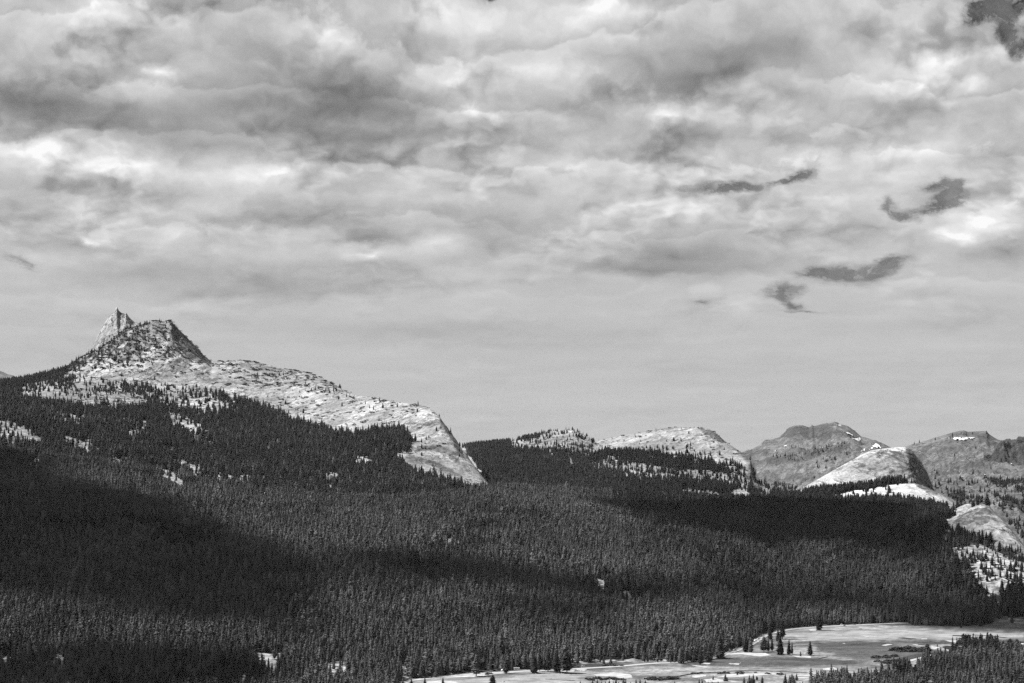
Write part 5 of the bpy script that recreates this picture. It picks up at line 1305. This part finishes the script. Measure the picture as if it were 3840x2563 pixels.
for k in range(16): boulder(random.uniform(2150, 2200), random.uniform(2512, 2519), random.uniform(.4, .9), "small pale rock in the scatter beside the road bend", "rocks beside the road bend")
for k in range(14): boulder(random.uniform(2735, 2778), random.uniform(2487, 2493), random.uniform(.4, .9), "small pale rock in the isolated patch in the near meadow", "rocks in the meadow patch")
for k in range(14): boulder(random.uniform(2590, 2680), random.uniform(2536, 2556), random.uniform(.5, 1.1), "small pale rock on the gravel flat below the stream", "rocks on the gravel flat")
for k in range(14): boulder(random.uniform(1980, 2110), random.uniform(2523, 2535), random.uniform(.3, .8), "small pale rock strewn on the grass below the meadow tree row", "rocks below the tree row")

# ------------------------------------------------------------------ vehicles
M_white = simple("white_vehicle_paint", .80, .35, .5)
M_silver = simple("grey_vehicle_paint", .35, .3, .5)
M_blk = simple("black_vehicle_paint", .03, .3, .5)
M_glass = simple("dark_window_glass", .02, .08, .6)
M_tyre = simple("tyre_rubber", .03, .8, .2)
M_rim = simple("wheel_rim", .5, .35, .5, metal=.8)
def prism(profile, hw, taper=None):
    n = len(profile); v = []
    for sgn in (-1, 1):
        for (x_, z_) in profile:
            w = hw * (taper(z_) if taper else 1)
            v.append((x_, sgn * w, z_))
    f = [tuple(range(n))[::-1], tuple(range(n, 2 * n))] + [(i, (i + 1) % n, n + (i + 1) % n, n + i) for i in range(n)]
    return v, [tuple(q) for q in f]
def wheel(parent, x_, y_, r_, w_=.22):
    def cyl(rr, ww, n=14):
        v = [(rr * cos(2 * pi * k / n), s_ * ww / 2, rr * sin(2 * pi * k / n)) for s_ in (-1, 1) for k in range(n)]
        f = [tuple(range(n)), tuple(range(n, 2 * n))[::-1]] + [(k, n + k, n + (k + 1) % n, (k + 1) % n) for k in range(n)]
        return v, f
    v, f = cyl(r_, w_)
    o = mesh_from("wheel", v, f, M_tyre, parent); o.location = (x_, y_, r_)
    v, f = cyl(r_ * .6, w_ + .03)
    mesh_from("rim", v, f, M_rim, o)
def vehicle(px, py, kind, mat, lab, ang=0.0):
    root = bpy.data.objects.new("camper_van" if kind == 'camper' else "parked_car", None); COL.objects.link(root)
    root.location = gp(px, py, .31); root.rotation_euler = (0, 0, ang)
    if kind == 'camper':
        v, f = prism([(-3.4, .55), (-3.5, 3.1), (2.2, 3.2), (3.3, 2.95), (3.2, 2.25), (2.3, 2.2), (2.0, .55)], 1.15); mesh_from("box_body", v, f, mat, root)
        v, f = prism([(2.02, .5), (2.02, 2.18), (2.7, 2.1), (3.3, 1.45), (4.1, 1.2), (4.2, .5)], 1.0); mesh_from("cab", v, f, mat, root)
        for s_ in (-1, 1):
            for (xa, xb, za, zb) in ((-2.8, -1.6, 1.7, 2.4), (.2, 1.3, 1.7, 2.4)):
                mesh_from("window", [(xa, s_ * 1.16, za), (xb, s_ * 1.16, za), (xb, s_ * 1.16, zb), (xa, s_ * 1.16, zb)], [(0, 1, 2, 3)], M_glass, root)
            mesh_from("window", [(2.1, s_ * 1.01, 1.35), (3.2, s_ * 1.01, 1.35), (2.75, s_ * 1.01, 1.95), (2.1, s_ * 1.01, 2.0)], [(0, 1, 2, 3)], M_glass, root)
            mesh_from("door", [(-1.3, s_ * 1.165, .75), (-.5, s_ * 1.165, .75), (-.5, s_ * 1.165, 2.6), (-1.3, s_ * 1.165, 2.6)], [(0, 1, 2, 3)], M_silver, root)
            for x_ in (-2.0, 3.1): wheel(root, x_, s_ * .98, .4)
        v, f = prism([(-3.3, .4), (-3.3, .6), (4.0, .6), (4.0, .4)], .95); mesh_from("chassis", v, f, M_blk, root)
        tag(root, lab, "camper")
    else:
        suv = kind == 'suv'; zt = 1.75 if suv else 1.42
        v, f = prism([(-2.2, .32), (-2.3, .62), (-2.2, .95), (-1.2, 1.02), (1.0, .98), (2.05, .82), (2.25, .6), (2.2, .32)], .9); mesh_from("body", v, f, mat, root)
        b_ = [(-2.1, .95), (-1.75, zt), (.35, zt), (1.1, .97)] if suv else [(-1.6, .98), (-.95, zt), (.3, zt), (1.15, .97)]
        v, f = prism(b_, .82, lambda z_: 1 - .16 * max(0, z_ - 1)); mesh_from("roof", v, f, mat, root)
        for s_ in (-1, 1):
            x0, x1 = b_[0][0] + .35, b_[3][0] - .3
            mesh_from("window", [(x0, s_ * .835, 1.02), (x1, s_ * .835, 1.02), (b_[2][0] - .05, s_ * .79, zt - .1), (b_[1][0] + .1, s_ * .79, zt - .1)], [(0, 1, 2, 3)], M_glass, root)
            for x_ in (-1.35, 1.4): wheel(root, x_, s_ * .82, .33, .2)
        mesh_from("windscreen", [(1.08, -.7, 1.03), (1.08, .7, 1.03), (.42, .64, zt - .06), (.42, -.64, zt - .06)], [(0, 1, 2, 3)], M_glass, root)
        tag(root, lab, "car")
vehicle(1938, 2515, 'camper', M_white, "white camper parked at the forest edge beside a dark conifer", .1)
vehicle(1571, 2541, 'camper', M_white, "white camper half in shade under the trees at the left end of the road")
vehicle(1634, 2536, 'car', M_silver, "pale sedan in tree shade left of the skirted conifer", .1)
vehicle(1842, 2519, 'car', M_white, "white car at the forest edge left of the camper")
vehicle(1884, 2517, 'suv', M_white, "white high sided car half hidden behind a dark conifer", 1.2)
vehicle(2143, 2508, 'suv', M_blk, "black car right of the bushy round topped meadow conifer")
vehicle(2171, 2506, 'suv', M_blk, "dark car parked among pale rocks by the road bend")
vehicle(2041, 2514, 'car', M_blk, "dark car glimpsed between trunks of the meadow tree row")
vehicle(2187, 2502, 'car', M_white, "white car beside the dark one near the pale rocks")
vehicle(2730, 2446, 'camper', M_white, "white camper on the road bend against the black forest edge", .6)
vehicle(2756, 2441, 'suv', M_silver, "grey high car just right of the camper on the road bend", .6)
vehicle(2760, 2437, 'suv', M_white, "white van behind the grey car on the road bend", .6)
vehicle(2832, 2405, 'car', M_white, "white car on the rising road left of the conifer clump", .9)
vehicle(2843, 2399, 'car', M_silver, "pale car further up the rising road beside the forest", .9)
vehicle(3158, 2346, 'suv', M_white, "white car parked on the far road at the top of the meadow")
vehicle(3168, 2350, 'car', M_blk, "dark car just in front of the white one on the far road")
vehicle(3204, 2345, 'suv', M_blk, "dark car right of the pair on the far road")

# ------------------------------------------------------------------ snow patches on the far mountains
M_snow = simple("old_snow", .46, .7, .2, .06, .02)
def snow(poly, lab, L=E, lift=3.0):
    xs = [p[0] for p in poly]; ys = [p[1] for p in poly]
    px = np.arange(min(xs) - 1, max(xs) + 1.1, 1.3)
    Ds, _ = L.cz(px)
    DD = np.linspace(0, 1, 420)[:, None] * (Ds[-2] - Ds[1] + 60) + Ds[1]
    PXg = np.broadcast_to(px, DD.shape)
    Z_ = L.z(PXg, DD); PYg = HY - FPX * Z_ / DD
    # only the part that faces the open valley (first surface met)
    ok = inpoly(PXg + 2.2 * fbm(PXg / 5, PYg / 3, 3, .6, 5), PYg + 1.2 * fbm(PXg / 6, PYg / 3, 3, .6, 6), poly)
    idx = -np.ones(DD.shape, int); v = []
    f = []
    q = ok[:-1, :-1] & ok[1:, :-1] & ok[1:, 1:] & ok[:-1, 1:]
    for j, i in zip(*np.nonzero(q)):
        t = []
        for (a, b) in ((j, i), (j, i + 1), (j + 1, i + 1), (j + 1, i)):
            if idx[a, b] < 0:
                idx[a, b] = len(v); D_ = DD[a, b]; v.append(((PXg[a, b] - CX) / FPX * D_, D_, Z_[a, b] + lift))
            t.append(int(idx[a, b]))
        f.append(tuple(t))
    if f:
        tag(mesh_from("snow_patch", v, f, M_snow, smooth=True), lab, "snow patch")
snow([(3572, 1647), (3580, 1643), (3620, 1642), (3655, 1641), (3656, 1646), (3630, 1652), (3600, 1656), (3575, 1653)], "long white snow strip below the flat summit at the far right")
snow([(3160, 1618), (3172, 1617), (3198, 1633), (3200, 1637), (3185, 1636)], "slanting snow streak just right of the highest far summit")
snow([(3188, 1644), (3210, 1648), (3222, 1640), (3230, 1648), (3224, 1660), (3212, 1658)], "hooked snow patch below the slanting streak right of the far summit")
snow([(3130, 1597), (3142, 1594), (3162, 1597), (3150, 1600)], "thin snow ledge directly beneath the highest far summit")
snow([(3215, 1702), (3240, 1684), (3275, 1672), (3285, 1662), (3312, 1684), (3280, 1684), (3240, 1694)], "long snow patch on the shoulder above the steep dome")
snow([(2934, 1680), (2940, 1672), (2956, 1669), (2948, 1677)], "small snow patch on the left slope of the far peak, upper one")
snow([(2963, 1684), (2975, 1678), (2985, 1680), (2975, 1684)], "small snow patch right of the upper one on the far peak's left slope")
snow([(2900, 1693), (2912, 1688), (2920, 1689), (2908, 1694)], "lowest small snow patch on the left slope of the far peak")
snow([(3630, 1803), (3644, 1796), (3646, 1786), (3662, 1783), (3666, 1790), (3662, 1796), (3645, 1800)], "ragged snow patch just above the dark tree line at right")
snow([(3685, 1784), (3690, 1779), (3708, 1786), (3720, 1778), (3736, 1774), (3735, 1782), (3708, 1795), (3695, 1792)], "crescent snow patch in the pale bowl at right")
snow([(3788, 1737), (3806, 1735), (3810, 1740), (3798, 1747), (3790, 1747)], "small snow patch on the slope below the dark bluff")

# ------------------------------------------------------------------ clouds overhead, whose shadows lie on the forest
def hit(px, py, L=T1):
    Ds, _ = L.cz(np.array([px]))
    D_ = np.linspace(float(Ds[0][0]), float(Ds[-2][0]), 500)
    z_ = L.z(np.full(500, px), D_)
    y_ = HY - FPX * z_ / D_
    k = np.nonzero(y_ <= py)[0]
    i = k[0] if len(k) else 499
    return np.array([(px - CX) / FPX * D_[i], D_[i], z_[i] + 9])
m, N, b = new_mat("cloud_vapour", 1.0, 0.0)
b.inputs['Base Color'].default_value = (.9, .9, .9, 1)
_tr = N.n('ShaderNodeBsdfTransparent'); _mx = N.n('ShaderNodeMixShader')
N.link(N.ramp(attr(N, 'dense'), 0.0, 0.85, 0.0, 0.82), _mx.inputs[0]); N.link(_tr.outputs[0], _mx.inputs[1]); N.link(b.outputs[0], _mx.inputs[2])
N.link(_mx.outputs[0], [q for q in m.node_tree.nodes if q.type == 'OUTPUT_MATERIAL'][0].inputs[0])
M_cloud = m
CZ = 5200.0
def cloud(poly, lab, seed):
    P_ = []
    n = len(poly)
    for i in range(n):
        x0, y0 = poly[i]; x1, y1 = poly[(i + 1) % n]
        for k in range(6):
            t = k / 6
            w = hit(x0 + (x1 - x0) * t, y0 + (y1 - y0) * t)
            q = (CZ - w[2]) / SUN[2]
            P_.append((w[0] + SUN[0] * q, w[1] + SUN[1] * q))
    a = np.array(P_)
    st = 32.0
    gx, gy = np.meshgrid(np.arange(a[:, 0].min() - 100, a[:, 0].max() + 100, st), np.arange(a[:, 1].min() - 100, a[:, 1].max() + 100, st))
    sd_ = sdpoly(gx, gy, P_) + 45 + 110 * fbm(gx / 300, gy / 300, 5, .62, seed)
    ins = sd_ > 0
    up = np.minimum(260, .62 * np.maximum(sd_, 0)) * (1 + .3 * fbm(gx / 150, gy / 150, 4, .6, seed + 3))
    dn = np.minimum(40, .3 * np.maximum(sd_, 0)) * (1 + .5 * fbm(gx / 200, gy / 200, 3, .6, seed + 5))
    den = np.clip(sd_ / 120 + .35 * fbm(gx / 120, gy / 120, 4, .6, seed + 8), 0, 1)
    idx = -np.ones(gx.shape, int); v = []; f = []; dv = []
    for j, i in zip(*np.nonzero(ins)): idx[j, i] = len(v) // 2; dv += [den[j, i]] * 2; v += [(gx[j, i], gy[j, i], CZ + up[j, i] + 2), (gx[j, i], gy[j, i], CZ - dn[j, i])]
    H_, W_ = gx.shape
    full = ins[:-1, :-1] & ins[1:, :-1] & ins[1:, 1:] & ins[:-1, 1:]
    for j, i in zip(*np.nonzero(full)):
        q = [idx[j, i], idx[j, i + 1], idx[j + 1, i + 1], idx[j + 1, i]]
        f.append(tuple(int(k) * 2 for k in q)); f.append(tuple(int(k) * 2 + 1 for k in q[::-1]))
        for (dj, di, e0, e1) in ((-1, 0, 0, 1), (1, 0, 2, 3), (0, -1, 3, 0), (0, 1, 1, 2)):
            jj, ii = j + dj, i + di
            if jj < 0 or ii < 0 or jj >= H_ - 1 or ii >= W_ - 1 or not full[jj, ii]:
                A, B = int(q[e0]) * 2, int(q[e1]) * 2
                f.append((A, A + 1, B + 1, B))
    o = mesh_from("cloud", v, f, M_cloud, smooth=True)
    o.data.attributes.new('dense', 'FLOAT', 'POINT').data.foreach_set('value', np.array(dv, np.float32))
    tag(o, lab, None, None, 'stuff')
cloud([(-300, 1640), (60, 1712), (200, 1775), (420, 1845), (640, 1935), (860, 2005), (1000, 2065), (1070, 2120), (1090, 2200), (1120, 2290), (1290, 2330), (1280, 2395), (1180, 2400), (1000, 2390), (640, 2365), (400, 2320), (250, 2265), (0, 2240), (-300, 2225)], "broad flat cloud above the valley", 201)
cloud([(1250, 2100), (1500, 2095), (1750, 2125), (1900, 2155), (2150, 2190), (2450, 2225), (2700, 2222), (3000, 2232), (3300, 2258), (3600, 2285), (3950, 2285), (3950, 2368), (3650, 2360), (3420, 2345), (3300, 2300), (3000, 2290), (2700, 2280), (2300, 2258), (1900, 2240), (1500, 2220), (1280, 2215)], "long thin cloud above the valley", 202)
cloud([(-300, 2470), (200, 2462), (500, 2480), (900, 2490), (960, 2525), (900, 2600), (500, 2640), (-300, 2640)], "cloud above the near forest", 203)
cloud([(2250, 1905), (2600, 1895), (3000, 1885), (3500, 1905), (3560, 1985), (3560, 2110), (3400, 2110), (3200, 2070), (2900, 2070), (2700, 2030), (2450, 1970)], "cloud above the forest under the domes", 204)
cloud([(1960, 2290), (2100, 2275), (2240, 2305), (2200, 2370), (2050, 2360)], "small cloud above the valley", 205)

# ------------------------------------------------------------------ air
hv = bpy.data.materials.new("mountain_air"); hv.use_nodes = True
hv.node_tree.nodes.clear()
Hn = NT(hv.node_tree)
ho = Hn.n('ShaderNodeOutputMaterial'); pv = Hn.n('ShaderNodeVolumePrincipled')
pv.inputs['Color'].default_value = (.95, .95, .95, 1)
pv.inputs['Density'].default_value = 3.2e-6
pv.inputs['Anisotropy'].default_value = 0.2
Hn.link(pv.outputs[0], ho.inputs['Volume'])
bx0, bx1, by0, by1, bz0, bz1 = -25000, 25000, -25000, 25000, -262.0, 560.0
vv = [(x, y, z) for x in (bx0, bx1) for y in (by0, by1) for z in (bz0, bz1)]
hz = mesh_from("haze", vv, [(0, 1, 3, 2), (4, 6, 7, 5), (0, 4, 5, 1), (2, 3, 7, 6), (0, 2, 6, 4), (1, 5, 7, 3)], hv)
tag(hz, "thin summer haze in the mountain air", None, None, 'stuff')
scene.cycles.max_bounces = 6
scene.cycles.diffuse_bounces = 3
scene.cycles.glossy_bounces = 2
scene.cycles.volume_bounces = 1
scene.cycles.transmission_bounces = 2

scene.cycles.use_denoising = False
